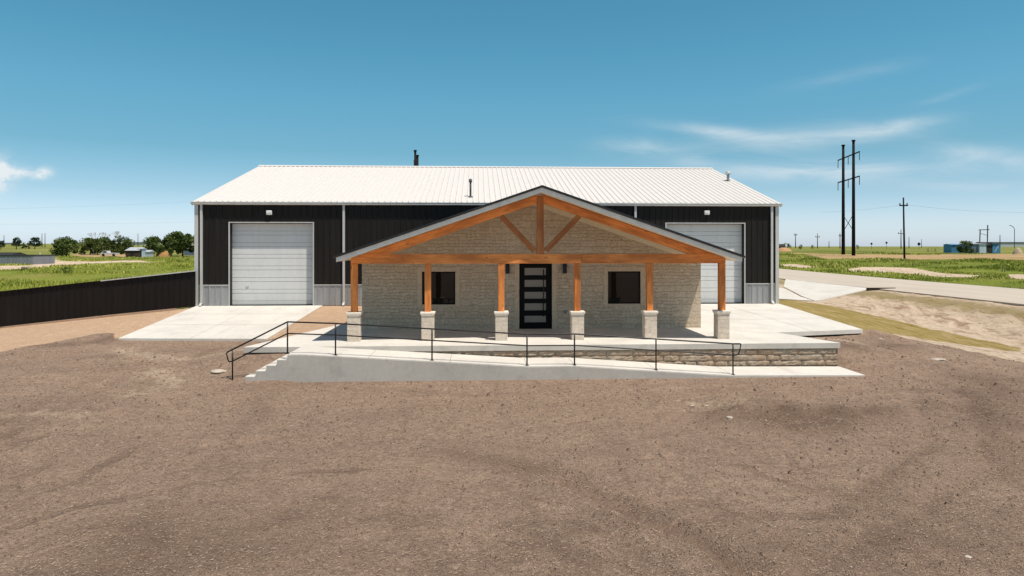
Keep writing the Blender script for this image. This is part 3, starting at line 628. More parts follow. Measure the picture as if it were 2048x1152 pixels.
# roof
rf = MB(); RX0, RX1 = XL - .12, XR + .12; yr = (YS + YB) / 2; y0, y1_ = YS - .12, YB + .12; zr0 = ZE + .12; zr = zr0 + slope * (yr - y0)
for side, ye in ((0, y0), (1, y1_)):
    pts = [RX0]; pts2 = [(RX0, 0)]; c = RX0 + .305
    while c < RX1 - .06: pts2 += [(c - .04, 0), (c - .016, .034), (c + .016, .034), (c + .04, 0)]; c += .305
    pts2.append((RX1, 0)); b0 = len(rf.v)
    for px_, dz in pts2: rf.v += [(px_, ye, zr0 + dz), (px_, yr, zr + dz)]
    for i_ in range(len(pts2) - 1):
        a = b0 + i_ * 2; rf.f.append((a, a + 2, a + 3, a + 1) if side == 0 else (a + 1, a + 3, a + 2, a)); rf.mi.append(0)
for xx in (RX0, RX1): rf.add([(xx, y0, zr0 - .2), (xx, y0, zr0), (xx, yr, zr), (xx, y1_, zr0), (xx, y1_, zr0 - .2), (xx, yr, zr - .2)], [(0, 1, 2, 5), (5, 2, 3, 4)])
rf.add([(RX0, y0, zr0 - .15), (RX1, y0, zr0 - .15), (RX1, yr, zr - .15), (RX0, yr, zr - .15)], [(3, 2, 1, 0)])
ro = rf.build('roof', M['roof'], shop)
MB().prism_y([(RX0 - .01, zr0), (RX0 - .01, zr0)] [:0] or [(0, 0), (1, 0), (0, 1)], 0, 1) if False else None
rc = MB(); rc.add([(RX0 - .02, yr - .25, zr - .038), (RX1 + .02, yr - .25, zr - .038), (RX1 + .02, yr, zr + .06), (RX0 - .02, yr, zr + .06), (RX1 + .02, yr + .25, zr - .038), (RX0 - .02, yr + .25, zr - .038)], [(0, 1, 2, 3), (3, 2, 4, 5)])
rc.build('ridge_cap', M['roof'], ro)
g = MB(); gp = [(0, .02), (-.13, .03), (-.14, .0), (-.12, -.03), (-.12, -.10), (-.02, -.13), (0, -.13)]; n = len(gp)
gv = [(x, y0 + .02 + a, zr0 - .03 + b_) for x in (RX0 - .03, RX1 + .03) for a, b_ in gp]
g.add(gv, [(i_, i_ + n, (i_ + 1) % n + n, (i_ + 1) % n) for i_ in range(n)] + [tuple(range(n))[::-1], tuple(range(n, 2 * n))]); g.build('gutter', M['galv_light'], shop)
def xat(px, y): return y * uv_of(px, 0)[0]
for px_ in (402.5, 687.5, 1271, 1544):
    x = xat(px_, YS - .1); d_ = MB().box(x - .055, x + .055, YS - .13, YS - .035, .16, zr0 - .16)
    do = d_.build('downspout', M['galv_light'], shop)
    MB().add([(x - .055, YS - .13, .158), (x + .055, YS - .13, .158), (x + .055, YS - .035, .158), (x - .055, YS - .035, .158), (x - .055, YS - .32, .03), (x + .055, YS - .32, .03), (x + .055, YS - .26, .0), (x - .055, YS - .26, .0)],
        [(0, 1, 5, 4), (1, 2, 6, 5), (3, 0, 4, 7), (2, 3, 7, 6), (4, 5, 6, 7)]).build('elbow', M['galv_light'], do)
for a, b_ in ((XL - .03, XL + .15), (XR - .15, XR + .03)): MB().box(a, b_, YS - .06, YS + .2, 0, ZE - .02).build('corner_trim', M['galv_light'], shop)
def garage(x0, x1):
    t = MB(); prof = []; nsec = 7; hs = DH / nsec; yd = YS + REC
    for k in range(nsec):
        z0 = k * hs; prof += [(0, z0 + .003), (.0, z0 + .012), (-.03, z0 + .022), (-.03, z0 + .195), (0, z0 + .208), (0, z0 + .218), (-.03, z0 + .231), (-.03, z0 + hs - .016), (.0, z0 + hs - .004)]
    b0 = len(t.v)
    for a, z in prof: t.v += [(x0, yd + a, z), (x1, yd + a, z)]
    for i_ in range(len(prof) - 1): a = b0 + 2 * i_; t.f.append((a, a + 1, a + 3, a + 2)); t.mi.append(0)
    g = t.build('garage_door', M['door_white'], shop)
    MB().box(x0, x1, yd - .05, yd - .031, 0, .03).build('bottom_seal', M['black'], g)
    MB().box(x0 + .7, x0 + .85, yd - .06, yd - .0305, .95, 1.02).build('handle', M['galv_light'], g)
    t = MB(); t.box(x0 - .002, x0 + .0, YS - .02, yd + .05, 0, DH); t.box(x1, x1 + .004, YS - .02, yd + .05, 0, DH); t.box(x0, x1, YS - .02, yd + .05, DH, DH + .01)
    t.box(x0, x1, yd + .03, yd + .05, 0, DH); t.build('reveal', M['reveal'], g)
    t = MB(); t.box(x0 - .06, x0 - .004, YS - .05, YS + .02, 0, DH + .06); t.box(x1 + .006, x1 + .06, YS - .05, YS + .02, 0, DH + .06); t.box(x0 - .003, x1 + .005, YS - .05, YS + .02, DH + .012, DH + .06)
    t.build('door_trim', M['galv_light'], g); return g
garage(*DL); garage(*DR_)
for px_ in (539.5, 1412.5):
    x = xat(px_, YS); z = H + (HZ - 425.5) / F * (ray(px_)[1] ** -1 * YS) 
    b = MB(); b.box(x - .14, x + .14, YS - .16, YS - .03, z - .11, z + .11); lo = bevel(b.build('wall_light', M['white'], shop), .02)
    MB().box(x - .11, x + .11, YS - .168, YS - .161, z - .08, z - .01).build('lens', simple('lamp lens', (.55, .55, .52), .3), lo)
# roof flues
def roof_at(px_, py_):
    r = ray(px_); best = None
    for d in np.linspace(34, 60, 2601):
        x, y = r * d; z = H + (HZ - py_) / F * d
        if y > YS - .1 and y < yr and z <= zr0 + slope * (y - y0): best = (x, y, z); break
    if best is None:
        for d in np.linspace(34, 60, 2601):
            x, y = r * d; z = H + (HZ - py_) / F * d
            if abs(z - (zr0 + slope * (y - y0))) < .02: best = (x, y, z); break
    return best
for (px_, py_, hpx, dark) in ((941, 394, 33, True), (1456, 362, 17, False)):
    bx_, by_, bz_ = roof_at(px_, py_); hh = hpx / F * by_; mt = M['steel_dark'] if dark else M['steel']
    b = MB(); b.tube([(bx_, by_, bz_ - .1), (bx_, by_, bz_ + hh)], .055 if dark else .08, 10); p = b.build('flue_pipe', mt, shop, True)
    b = MB(); b.tube([(bx_, by_, bz_ + hh - .1), (bx_, by_, bz_ + hh + .04)], .09 if dark else .17, 10); b.tube([(bx_, by_, bz_ + hh + .04), (bx_, by_, bz_ + hh + .1)], .09 if dark else .17, 10, 0, .03); b.build('flue_cap', mt if dark else M['galv_light'], p, True)
    MB().tube([(bx_, by_, bz_ - .05), (bx_, by_, bz_ + .05)], .17, 10, 0, .1).build('flashing', M['steel_dark'], p, True)

# ------------------------------------------------------------------ stone house with timber porch
house = thing('stone_house', 'gabled pale stone office with orange timber porch, black door and two windows', 'building', (2.05, 25.2, 0))
YW, WX0, WX1 = 25.2, -4.22, 8.36; XC = 2.05; SP = .343; ZA = 4.985
YRF, YPF = 21.6, 22.1                                  # roof front edge, pier front face
def under(x): return ZA - .215 - SP * abs(x - XC)
DX0, DX1 = xat(1038.5, YW), xat(1104, YW); DZ = 2.44
def winx(a, b_): return xat(a, YW), xat(b_, YW)
W = [winx(844, 910.5), winx(1216, 1281)]; WZ0, WZ1 = .91, 2.12
# wall with openings cut as strips
wl = MB(); xs = sorted([WX0, WX1, XC, DX0, DX1] + [q_ for w0 in W for q_ in w0])
for a, b_ in zip(xs[:-1], xs[1:]):
    mid_ = (a + b_) / 2; segs = [(0, None)]
    hole = None
    if DX0 < mid_ < DX1: hole = (0, DZ)
    for w0 in W:
        if w0[0] < mid_ < w0[1]: hole = (WZ0, WZ1)
    parts = [(0, 'top')] if not hole else ([(0, hole[0])] if hole[0] > 0 else []) + [(hole[1], 'top')]
    for z0, z1_ in parts:
        ta, tb = (under(a), under(b_)) if z1_ == 'top' else (z1_, z1_)
        wl.add([(a, YW, z0), (b_, YW, z0), (b_, YW, tb), (a, YW, ta)], [(0, 1, 2, 3)])
        if hole: wl.add([(a, YW, z0 if z0 else z1_), (b_, YW, z0 if z0 else z1_), (b_, YW + .2, z0 if z0 else z1_), (a, YW + .2, z0 if z0 else z1_)], [(0, 1, 2, 3)])
for w0 in W + [(DX0, DX1)]:
    for xx in w0: wl.add([(xx, YW, 0 if w0[0] == DX0 else WZ0), (xx, YW + .2, 0 if w0[0] == DX0 else WZ0), (xx, YW + .2, DZ if w0[0] == DX0 else WZ1), (xx, YW, DZ if w0[0] == DX0 else WZ1)], [(0, 1, 2, 3)])
for xx in (WX0, WX1): wl.add([(xx, YW, 0), (xx, YS - .06, 0), (xx, YS - .06, under(xx)), (xx, YW, under(xx))], [(0, 1, 2, 3)])
wl.build('wall', M['stone'], house)
# roof
def roofslab(m, x_off, top0, top1, ya, yb, mi=0):
    for s_ in (-1, 1):
        xt = XC + s_ * x_off; zt = lambda t_, x: ZA - t_ - SP * abs(x - XC)
        vs = [(XC, ya, zt(top0, XC)), (xt, ya, zt(top0, xt)), (xt, ya, zt(top1, xt)), (XC, ya, zt(top1, XC))]; vs += [(x, yb, z) for x, y, z in vs]
        m.add(vs, [(0, 1, 2, 3) if s_ < 0 else (3, 2, 1, 0), (0, 1, 5, 4), (1, 2, 6, 5), (2, 3, 7, 6), (7, 6, 5, 4)], mi)
r_ = MB(); roofslab(r_, 6.55, -.01, .065, YRF - .05, YS - .02); hr = r_.build('roof', M['roof_dark'], house)
f_ = MB(); roofslab(f_, 6.47, .067, .212, YRF, YRF + .04); f_.build('fascia', M['fascia'], hr)
for s_ in (-1, 1):
    xt = XC + s_ * 6.45; zt = ZA - SP * 6.45; MB().box(xt - .02, xt + .02, YRF + .042, YS - .1, zt - .2, zt - .07).build('eave_fascia', M['fascia'], hr)
f_ = MB(); roofslab(f_, 6.43, .175, .2, YRF + .042, YS - .05); f_.build('ceiling', M['ceiling'], hr)

def timber(name, p0, p1, w, h, parent, up=(0, 1, 0), mat='wood'):
    """rectangular timber from p0 to p1; w across 'up' (depth in y), h in the plane"""
    p0, p1 = Vector(p0), Vector(p1); t = (p1 - p0).normalized(); u = Vector(up); s_ = t.cross(u).normalized()
    a = [p0 + u * (i_ * w / 2) + s_ * (j * h / 2) for i_, j in ((-1, -1), (1, -1), (1, 1), (-1, 1))]; b_ = [p1 + u * (i_ * w / 2) + s_ * (j * h / 2) for i_, j in ((-1, -1), (1, -1), (1, 1), (-1, 1))]
    m = MB().add(a + b_, [(0, 1, 2, 3), (7, 6, 5, 4), (0, 4, 5, 1), (1, 5, 6, 2), (2, 6, 7, 3), (3, 7, 4, 0)])
    return timber_uv(m.build(name, M[mat], parent), t)
def timber_uv(o, t):
    uvl = o.data.uv_layers.new(name='uv'); ou = random.uniform(0, 50); ov = random.uniform(0, 50); t = Vector(t)
    for p in o.data.polygons:
        nrm = p.normal; s_ = nrm.cross(t)
        if s_.length < .2: s_ = Vector((1, 0, 0)) if abs(nrm.x) < .7 else Vector((0, 1, 0))
        s_.normalize(); 
        for li in p.loop_indices:
            co = o.data.vertices[o.data.loops[li].vertex_index].co
            uvl.data[li].uv = (co.dot(t) * 1.0 + ou, co.dot(s_) + ov + p.index * .37)
    # make normals consistent
    import bmesh
    bm = bmesh.new(); bm.from_mesh(o.data); bmesh.ops.recalc_face_normals(bm, faces=bm.faces); bm.to_mesh(o.data); bm.free()
    return bevel(o, .008)
YT = 22.3                                              # timber centre line
PXC = [706.5, 855, 1003, 1156, 1302, 1447.5]; PXX = [xat(p, YPF) for p in PXC]
for k, x in enumerate(PXX):
    b = MB().box(x - .2, x + .2, YPF, YPF + .4, 0.0, .85); pr = bevel(b.build('pier', M['pier_stone'], house), .012)
    b = MB(); b.box(x - .235, x + .235, YPF - .035, YPF + .435, .86, .93); b.add([(x - .2, YPF - .0, .81), (x + .2, YPF, .81), (x + .2, YPF + .4, .81), (x - .2, YPF + .4, .81), (x - .225, YPF - .025, .858), (x + .225, YPF - .025, .858), (x + .225, YPF + .425, .858), (x - .225, YPF + .425, .858)],
        [(0, 1, 5, 4), (1, 2, 6, 5), (2, 3, 7, 6), (3, 0, 4, 7), (4, 5, 6, 7)])
    bevel(b.build('pier_cap', M['cap'], pr), .01)
    timber('post', (x, YT, .93), (x, YT, 2.486), .2, .2, house)
x0, x1 = PXX[0] - .1, PXX[-1] + .1
# tie beam (in two lengths, upper corners cut by the roof)
for a, b_ in ((x0, 3.4), (3.404, x1)):
    poly = [(a, 2.49), (b_, 2.49), (b_, min(2.80, under(b_) - .005)), (a, min(2.80, under(a) - .005))]
    xa, xb = XC - (under(XC) - 2.805) / SP, XC + (under(XC) - 2.805) / SP
    if a < xa: poly = [(a, 2.49), (b_, 2.49), (b_, 2.80), (xa, 2.80), (a, under(a) - .005)]
    elif b_ > xb: poly = [(a, 2.49), (b_, 2.49), (b_, under(b_) - .005), (xb, 2.80), (a, 2.80)]
    o = MB().prism_y(poly, YT - .102, YT + .102).build('tie_beam', M['wood'], house); timber_uv(o, (1, 0, 0))
# principal rafters
for s_ in (-1, 1):
    th_ = .275; xe_ = XC + s_ * (under(XC) - .003 - 2.803) / SP; xi = XC + s_ * .112
    zi = lambda x: under(x) - .004
    xl = XC + s_ * (under(XC) - .004 - th_ - 2.803) / SP
    poly = [(xi, zi(xi)), (xe_, zi(xe_)), (xl, 2.803), (xi, zi(xi) - th_)]
    if s_ > 0: poly = poly[::-1]
    o = MB().prism_y(poly, YT - .10, YT + .10).build('rafter', M['wood'], house); timber_uv(o, (1, 0, -s_ * SP))
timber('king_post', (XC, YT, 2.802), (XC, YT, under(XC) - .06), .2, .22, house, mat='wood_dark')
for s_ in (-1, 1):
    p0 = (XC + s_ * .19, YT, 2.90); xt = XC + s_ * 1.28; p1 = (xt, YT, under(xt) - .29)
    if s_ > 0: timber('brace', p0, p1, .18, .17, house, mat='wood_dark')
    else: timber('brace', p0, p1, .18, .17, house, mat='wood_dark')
f_ = MB()
for s_ in (-1, 1):
    xo = 6.1; f_.add([(XC, YW - .03, under(XC) - .01), (XC + s_ * xo, YW - .03, under(XC + xo) - .01), (XC + s_ * xo, YW - .03, under(XC + xo) - .19), (XC, YW - .03, under(XC) - .19)], [(0, 1, 2, 3)])
    f_.add([(XC, YW - .03, under(XC) - .19), (XC + s_ * xo, YW - .03, under(XC + xo) - .19), (XC + s_ * xo, YW, under(XC + xo) - .19), (XC, YW, under(XC) - .19)], [(0, 1, 2, 3)])
f_.build('gable_strip', M['ceiling'], house)  # cream strip under the ceiling line of the gable wall
# windows
for w0 in W:
    a, b_ = w0; o = MB(); fw = .045
    o.box(a, a + fw, YW + .06, YW + .14, WZ0, WZ1); o.box(b_ - fw, b_, YW + .06, YW + .14, WZ0, WZ1); o.box(a + fw, b_ - fw, YW + .06, YW + .14, WZ0, WZ0 + fw); o.box(a + fw, b_ - fw, YW + .06, YW + .14, WZ1 - fw, WZ1)
    wo_ = o.build('window', M['frame_black'], house)
    MB().box(a + fw, b_ - fw, YW + .09, YW + .11, WZ0 + fw, WZ1 - fw).build('pane', M['glass'], wo_)
    tr = MB(); tw = .17; g_ = .003
    tr.box(a - tw, a - g_, YW - .02, YW + .0, WZ0 - .06, WZ1 + tw); tr.box(b_ + g_, b_ + tw, YW - .02, YW, WZ0 - .06, WZ1 + tw); tr.box(a, b_, YW - .02, YW, WZ1 + g_, WZ1 + tw); tr.box(a - .0, b_, YW - .035, YW + .06, WZ0 - .07, WZ0 - g_)
    bevel(tr.build('surround', M['trim_stone'], wo_), .006)
# door
o = MB(); o.box(DX0, DX0 + .05, YW + .04, YW + .16, 0, DZ); o.box(DX1 - .05, DX1, YW + .04, YW + .16, 0, DZ); o.box(DX0 + .05, DX1 - .05, YW + .04, YW + .16, DZ - .05, DZ)
LX0, LX1 = xat(1049.4, YW), xat(1092.4, YW); dd = YW * 1.0033
lz = [(H + (HZ - b_) / F * dd, H + (HZ - a) / F * dd) for a, b_ in ((536, 550.5), (560, 574), (584, 597.5), (607, 621), (632, 645))]
door = o.build('front_door', M['frame_black'], house)
o = MB(); ya, yb = YW + .08, YW + .13; o.box(DX0 + .052, LX0, ya, yb, .01, DZ - .052); o.box(LX1, DX1 - .052, ya, yb, .01, DZ - .052)
zs = [.01] + [q_ for p in sorted(lz) for q_ in p] + [DZ - .052]
for k in range(0, len(zs), 2): o.box(LX0, LX1, ya, yb, zs[k], zs[k + 1])
o.build('leaf', M['frame_black'], door)
for a, b_ in lz: MB().box(LX0, LX1, ya + .015, ya + .03, a, b_).build('pane', M['glass_door'], door)
hx = xat(1087, YW); MB().tube([(hx, YW + .0, .45), (hx, YW + .0, 2.2)], .018, 8).tube([(hx, YW, .6), (hx, YW + .09, .6)], .012, 6).tube([(hx, YW, 2.05), (hx, YW + .09, 2.05)], .012, 6).build('handle', M['black'], door, True)
o = MB(); o.box(DX0 - .17, DX0 - .003, YW - .02, YW, 0, DZ + .17); o.box(DX1 + .003, DX1 + .17, YW - .02, YW, 0, DZ + .17); o.box(DX0, DX1, YW - .02, YW, DZ + .003, DZ + .17); o.build('surround', M['trim_stone'], door)
MB().box(DX0, DX1, YW - .03, YW + .2, .001, .02).build('threshold', M['frame_black'], door)
for px_ in (1015, 1129):
    x = xat(px_, YW); b = MB(); b.box(x - .04, x + .04, YW - .03, YW, 2.15, 2.4); b.box(x - .07, x + .07, YW - .16, YW - .031, 2.05, 2.5)
    lo = bevel(b.build('wall_lamp', M['black'], house), .005); MB().box(x - .055, x + .055, YW - .145, YW - .045, 2.03, 2.049).build('lens', simple('frosted lens', (.4, .38, .33), .3), lo)
x = xat(1130, YW); b = MB().box(x - .06, x + .06, YW - .03, YW, .56, .68); bevel(b.build('outlet_box', simple('grey outlet', (.22, .21, .21), .5), house), .008)

# ------------------------------------------------------------------ fence on the left
XF0, XF1 = -60, XL + .17
fence = thing('metal_fence', 'dark brown metal panel fence running left from the shop corner', 'fence', (-20, 35.3, -1))
def fz(x): return float(np.interp(x, [-60, -23.7, -19, XF1], [-2.6, -1.02, -.50, -.04]))
def ftop(x): return float(np.interp(x, [-60, -23.7, XF1], [-.2, .78, 1.79]))
def fy(x): return 35.35
m = MB(); x = XF1; pts = []
while x > XF0: pts += [(x, 0), (x - .12, 0), (x - .135, -.03), (x - .165, -.03), (x - .18, 0)]; x -= .305
for px_, dy in pts: m.v += [(px_, fy(px_) + dy, fz(px_) + .05), (px_, fy(px_) + dy, ftop(px_))]
for i_ in range(len(pts) - 1): m.f.append((2 * i_ + 2, 2 * i_, 2 * i_ + 1, 2 * i_ + 3)); m.mi.append(0)
m.build('panel', M['fence_metal'], fence)
m = MB(); m.add([(x, 35.25 + dy, ftop(x) + dz) for x in (-18.9, XF1) for dy, dz in ((0, .0), (0, .05), (.17, .05), (.17, .0))], [(0, 4, 5, 1), (1, 5, 6, 2), (2, 6, 7, 3), (0, 1, 2, 3), (7, 6, 5, 4)]); m.build('cap_rail', M['galv_light'], fence)
m = MB()
for xa_, xb_ in ((XF0, -23.7), (-23.7, -18.92)): m.add([(x, 35.27 + dy, ftop(x) + dz) for x in (xa_, xb_) for dy, dz in ((0, .0), (0, .04), (.13, .04), (.13, .0))], [(0, 4, 5, 1), (1, 5, 6, 2), (2, 6, 7, 3), (0, 1, 2, 3), (7, 6, 5, 4)])
m.build('cap_rail', M['fence_metal'], fence)
m = MB()
for a, b_ in ((-23.6, -18.9), (-18.8, -15.2)):
    m.add([(x, y, fz(x) + z) for x in (a, b_) for y, z in ((35.12, -.05), (35.12, .06), (35.3, .06), (35.3, -.05))], [(0, 4, 5, 1), (1, 5, 6, 2), (2, 6, 7, 3), (0, 1, 2, 3), (7, 6, 5, 4)])
m.build('kick_board', simple('dirty board', (.42, .28, .19), .9), fence)

# ------------------------------------------------------------------ utility poles
def hframe(px_l, px_r, d_l, d_r, ztop, label, arm=True, px_off=1.3):
    xa, ya, za = spot(px_l, d_l); xb, yb, zb = spot(px_r, d_r)
    root = thing('power_pole_pair', label, 'power pole', ((xa + xb) / 2, (ya + yb) / 2, min(za, zb)))
    A, B = Vector((xa, ya, 0)), Vector((xb, yb, 0)); dr_ = (B - A).normalized(); s_ = (B - A).length
    for (x, y, z, zt) in ((xa, ya, za, ztop), (xb, yb, zb, ztop)):
        po = MB().tube([(x, y, z - .6), (x, y, z + (zt - z) * .5), (x, y, zt)], .36, 12, 0, .25).build('pole', M['pole'], root, True)
        MB().tube([(x, y, zt), (x, y, zt + .25)], .42, 10, 0, .3).build('pole_cap', M['pole'], po, True)
    for zz in (ztop - 2.6, ztop - 7.4):
        e = s_ * .42 + .8
        p0 = A - dr_ * e; p1 = B + dr_ * e; cr = MB().tube([(p0.x, p0.y, zz), (p1.x, p1.y, zz)], .13, 6).build('crossarm', M['pole'], root)
        for q_ in (p0, (A + B) / 2, p1): MB().tube([(q_.x, q_.y, zz), (q_.x, q_.y, zz - 1.7)], .075, 5).build('insulator_string', M['pole_grey'], cr)
    zc = za + (ztop - za) * .28
    for a_, b_ in ((0, 1), (1, 0)):
        MB().tube([(xa, ya, zc - 1.5 + 3.4 * a_), (xb, yb, zc - 1.5 + 3.4 * b_)], .06, 5).build('brace', M['pole'], root)
    return root
hframe(1686.5, 1707, 143.5, 137, 24.2, 'tall pair of black poles with two crossarms in the field right of the shop')
hframe(830.5, 835, 150, 158, 24.0, 'black power poles whose tops show above the white roof ridge')
def pole(px_, d, top_py, r, label, arms=(), mat='pole', group=None, lean=0, extra=None):
    x, y, z = spot(px_, d); zt = H + (HZ - top_py) / F * d
    root = thing('utility_pole', label, 'utility pole', (x, y, z), group)
    MB().tube([(x, y, z - .3), (x + lean, y, zt)], r, 8, 0, r * .7).build('pole', M[mat], root, True)
    for (apy, half) in arms:
        za = H + (HZ - apy) / F * d; k = (za - z) / (zt - z); w2 = half / F * d
        ar = MB().box(x + lean * k - w2, x + lean * k + w2, y - r * 1.2, y + r * .6, za - r * .6, za + r * .6).build('crossarm', M[mat], root)
        for q_ in (-.92, .92): MB().tube([(x + lean * k + w2 * q_, y, za), (x + lean * k + w2 * q_, y, za + r * 2.4)], r * .6, 6).build('insulator', M['pole_grey'], ar)
    return root, (x, y, zt, d)
pole(1809, 118, 395, .17, 'single dark power pole with a short crossarm, right of the tall black pair', ((411, 8),), lean=-.2)
FG = 'small utility poles along the horizon'
pole(1802, 300, 459, .22, 'thin grey pole with one crossarm just left of the single dark power pole', ((467, 6),), 'pole_grey', FG)
pole(1818, 330, 474, .18, 'short faint pole just right of the single dark power pole', (), 'pole_grey', FG)
pole(1680, 290, 466, .2, 'thin dark pole close left of the tall black power pole pair', ((472, 2),), 'pole_grey', FG)
pole(1635, 300, 467, .2, 'thin grey pole with crossarm midway between shop corner and the tall pair', ((474, 4),), 'pole_grey', FG)
pole(1591, 320, 467, .22, 'faint grey pole nearest the right corner of the shop', ((470, 3),), 'pole_grey', FG)
pole(1658, 340, 482, .2, 'stubby pole on the horizon left of the tall black pair', (), 'pole_grey', FG)
pole(1843, 350, 478, .15, 'faint short pole between the single dark pole and the blue sheds', (), 'pole_grey', FG)
pole(2000, 300, 470, .2, 'thin pole behind the right end of the blue sheds', (), 'pole_grey', FG)
pole(84, 400, 467, .22, 'thin pole on the horizon left of the nearest round tree', (), 'pole_grey', FG)
pole(90, 380, 466, .2, 'second thin pole just left of the nearest round tree', (), 'pole_grey', FG)
pole(276, 420, 467, .22, 'thin pole between the two groups of trees at left', (), 'pole_grey', FG)
pole(8, 420, 470, .22, 'thin pole at the far left edge of the horizon', (), 'pole_grey', FG)
# portal frame pole
xa, ya, za = spot(1959, 285); xb, yb, zb = spot(1974.5, 280)
fp = thing('pole_frame', 'two linked wooden poles with crossbar standing behind the blue sheds', 'power pole', ((xa + xb) / 2, ya, za))
MB().tube([(xa, ya, za), (xa + .3, ya, H + (HZ - 459) / F * 285)], .22, 6).build('pole', M['pole_grey'], fp); MB().tube([(xb, yb, zb), (xb + .2, yb, H + (HZ - 450) / F * 280)], .22, 6).build('pole', M['pole_grey'], fp)
zc = H + (HZ - 459.5) / F * 283; MB().tube([(xa - .3, ya, zc), (xb + .9, yb, zc)], .16, 6).build('crossarm', M['pole_grey'], fp)
MB().tube([(xa + .2, ya, zc - 1.4), (xb, yb, zc - 2.4)], .09, 5).build('brace', M['pole_grey'], fp)
# street lamp
x, y, z = spot(2029, 290); zt = H + (HZ - 458) / F * 290
sl_ = thing('street_lamp', 'grey curved street lamp at the far right of the horizon', 'street lamp', (x, y, z))
MB().tube([(x, y, z), (x, y, zt), (x - .5, y, zt + .8), (x - 1.7, y, zt + 1.5)], .13, 6).build('post', M['pole_grey'], sl_, True)
MB().box(x - 2.3, x - 1.6, y - .15, y + .15, zt + 1.4, zt + 1.6).build('lamp_head', M['pole_grey'], sl_)
for (px_, tp, lb) in ((1743, 487.5, 'tiny round sign on a post right of the tall pole pair'), (1773, 485.5, 'dark square-topped sign on a post on the grass horizon'), (1838, 488, 'dark round sign on a post between single pole and blue sheds')):
    d = 260; x, y, z = spot(px_, d); zt = H + (HZ - tp) / F * d; r0 = thing('sign_post', lb, 'sign', (x, y, z), 'signs on the horizon')
    MB().tube([(x, y, z), (x, y, zt)], .06, 5).build('post', M['pole_grey'], r0); MB().tube([(x, y - .05, zt), (x, y + .05, zt)], .42 if px_ < 1800 else .6, 10).build('sign_face', M['black'], r0)
# overhead wires
def wire(name_l, a, b_, sag, r=.012):
    a, b_ = Vector(a), Vector(b_); pts = [a.lerp(b_, t_) - Vector((0, 0, sag * 4 * t_ * (1 - t_))) for t_ in np.linspace(0, 1, 17)]
    o = MB().tube(pts, r, 4).build('overhead_wire', M['wire']); tag(o, name_l, 'wire', 'overhead wires')
def pt(px_, py_, d): r = ray(px_) * d; return (r[0], r[1], H + (HZ - py_) / F * d)
wire('thin wire from the single dark pole toward the tall pole pair', pt(1801, 410, 118), pt(1640, 424, 150), .3)
wire('thin wire running right from the single dark pole out of the frame', pt(1817, 410, 118), pt(2120, 424, 110), .5)
wire('higher thin wire in the sky left of the shop', pt(-60, 419, 170), pt(860, 372, 200), 1.0, .011)
wire('lower thin wire in the sky left of the shop', pt(-60, 448, 170), pt(860, 425, 200), 1.0, .011)

# ------------------------------------------------------------------ trees and shrubs
def leafmesh(name, centres, radii, n, size, mat, parent, flat=.8, seed=0):
    r = np.random.default_rng(seed); k = r.integers(0, len(centres), n); c = np.array(centres)[k]; rad = np.array(radii)[k]
    dirs = r.normal(size=(n, 3)); dirs /= np.linalg.norm(dirs, axis=1)[:, None]; u = r.random(n) ** .45
    p = c + dirs * (rad * u)[:, None] * np.array([1, 1, flat])
    a = r.normal(size=(n, 3)); a /= np.linalg.norm(a, axis=1)[:, None]; b = np.cross(a, r.normal(size=(n, 3))); b /= np.linalg.norm(b, axis=1)[:, None] + 1e-9
    sz = size * r.uniform(.5, 1.3, n)[:, None]
    q_ = np.stack([p - a * sz - b * sz * .5, p + a * sz - b * sz * .5, p + a * sz * .7 + b * sz * .6, p - a * sz * .6 + b * sz * .7], 1).reshape(-1, 3)
    q_ -= np.array(ORG[parent.name])
    me = bpy.data.meshes.new(name); me.from_pydata(q_.tolist(), [], np.arange(4 * n).reshape(-1, 4).tolist())
    at = me.attributes.new('tone', 'FLOAT', 'FACE'); tone = r.random(len(centres))[k] * .6 + r.random(n) * .4; at.data.foreach_set('value', tone.astype(np.float32))
    me.materials.append(M[mat]); o = bpy.data.objects.new(name, me); C.objects.link(o); o.parent = parent; ORG[o.name] = ORG[parent.name]; return o
def tree(x, y, z, h, w, label, seed, mat='leaf', trunk=.25, group='trees beyond the field', n=2600, cat='tree', name='tree', stems=1):
    r = random.Random(seed); root = thing(name, label, cat, (x, y, z), group)
    cs, rs = [], []
    for k in range(30):
        a = r.uniform(0, 6.28); rr = w * .5 * math.sqrt(r.random()) * .85; hh = h * (trunk + (1 - trunk) * r.uniform(.14, .93)); lim = 1 - .55 * max(0, (hh / h - .6) / .4)
        cs.append((x + math.cos(a) * rr * lim, y + math.sin(a) * rr * lim, z + hh - h * .08)); rs.append((h * .6 + w * .3) * r.choice((.10, .13, .17, .22, .26)))
    tm = MB()
    for s_ in range(stems):
        ox = (s_ - (stems - 1) / 2) * w * .16
        tm.tube([(x + ox, y, z - .3), (x + ox * 1.3 + w * .02, y, z + h * .25), (x + ox, y, z + h * .5)], h * .035, 7, 0, h * .018)
        for k in range(6):
            c_ = cs[(k * 3 + s_) % 20]; tm.tube([(x + ox, y, z + h * r.uniform(.2, .4)), ((x + c_[0]) / 2, (y + c_[1]) / 2, (z + h * .3 + c_[2]) / 2), c_], h * .014, 5, 0, h * .005)
    tm.build('trunk', M['bark'], root, True)
    leafmesh('crown', cs, rs, int(n * 1.5), h * .036, mat, root, .8, seed); return root
def tpx(px0, px1, top, base_py, d, label, seed, **kw):
    pc = (px0 + px1) / 2; x, y, z = spot(pc, d); mpp = d / F; zt = H + (HZ - top) * mpp; zb = min(z, H + (HZ - base_py) * mpp + .4)
    return tree(x, y, z, zt - z, (px1 - px0) * mpp, label, seed, **kw)
tpx(99, 156, 472, 511, 190, 'round dark tree nearest the sandy track, standing on two trunks', 1, stems=2, trunk=.12)
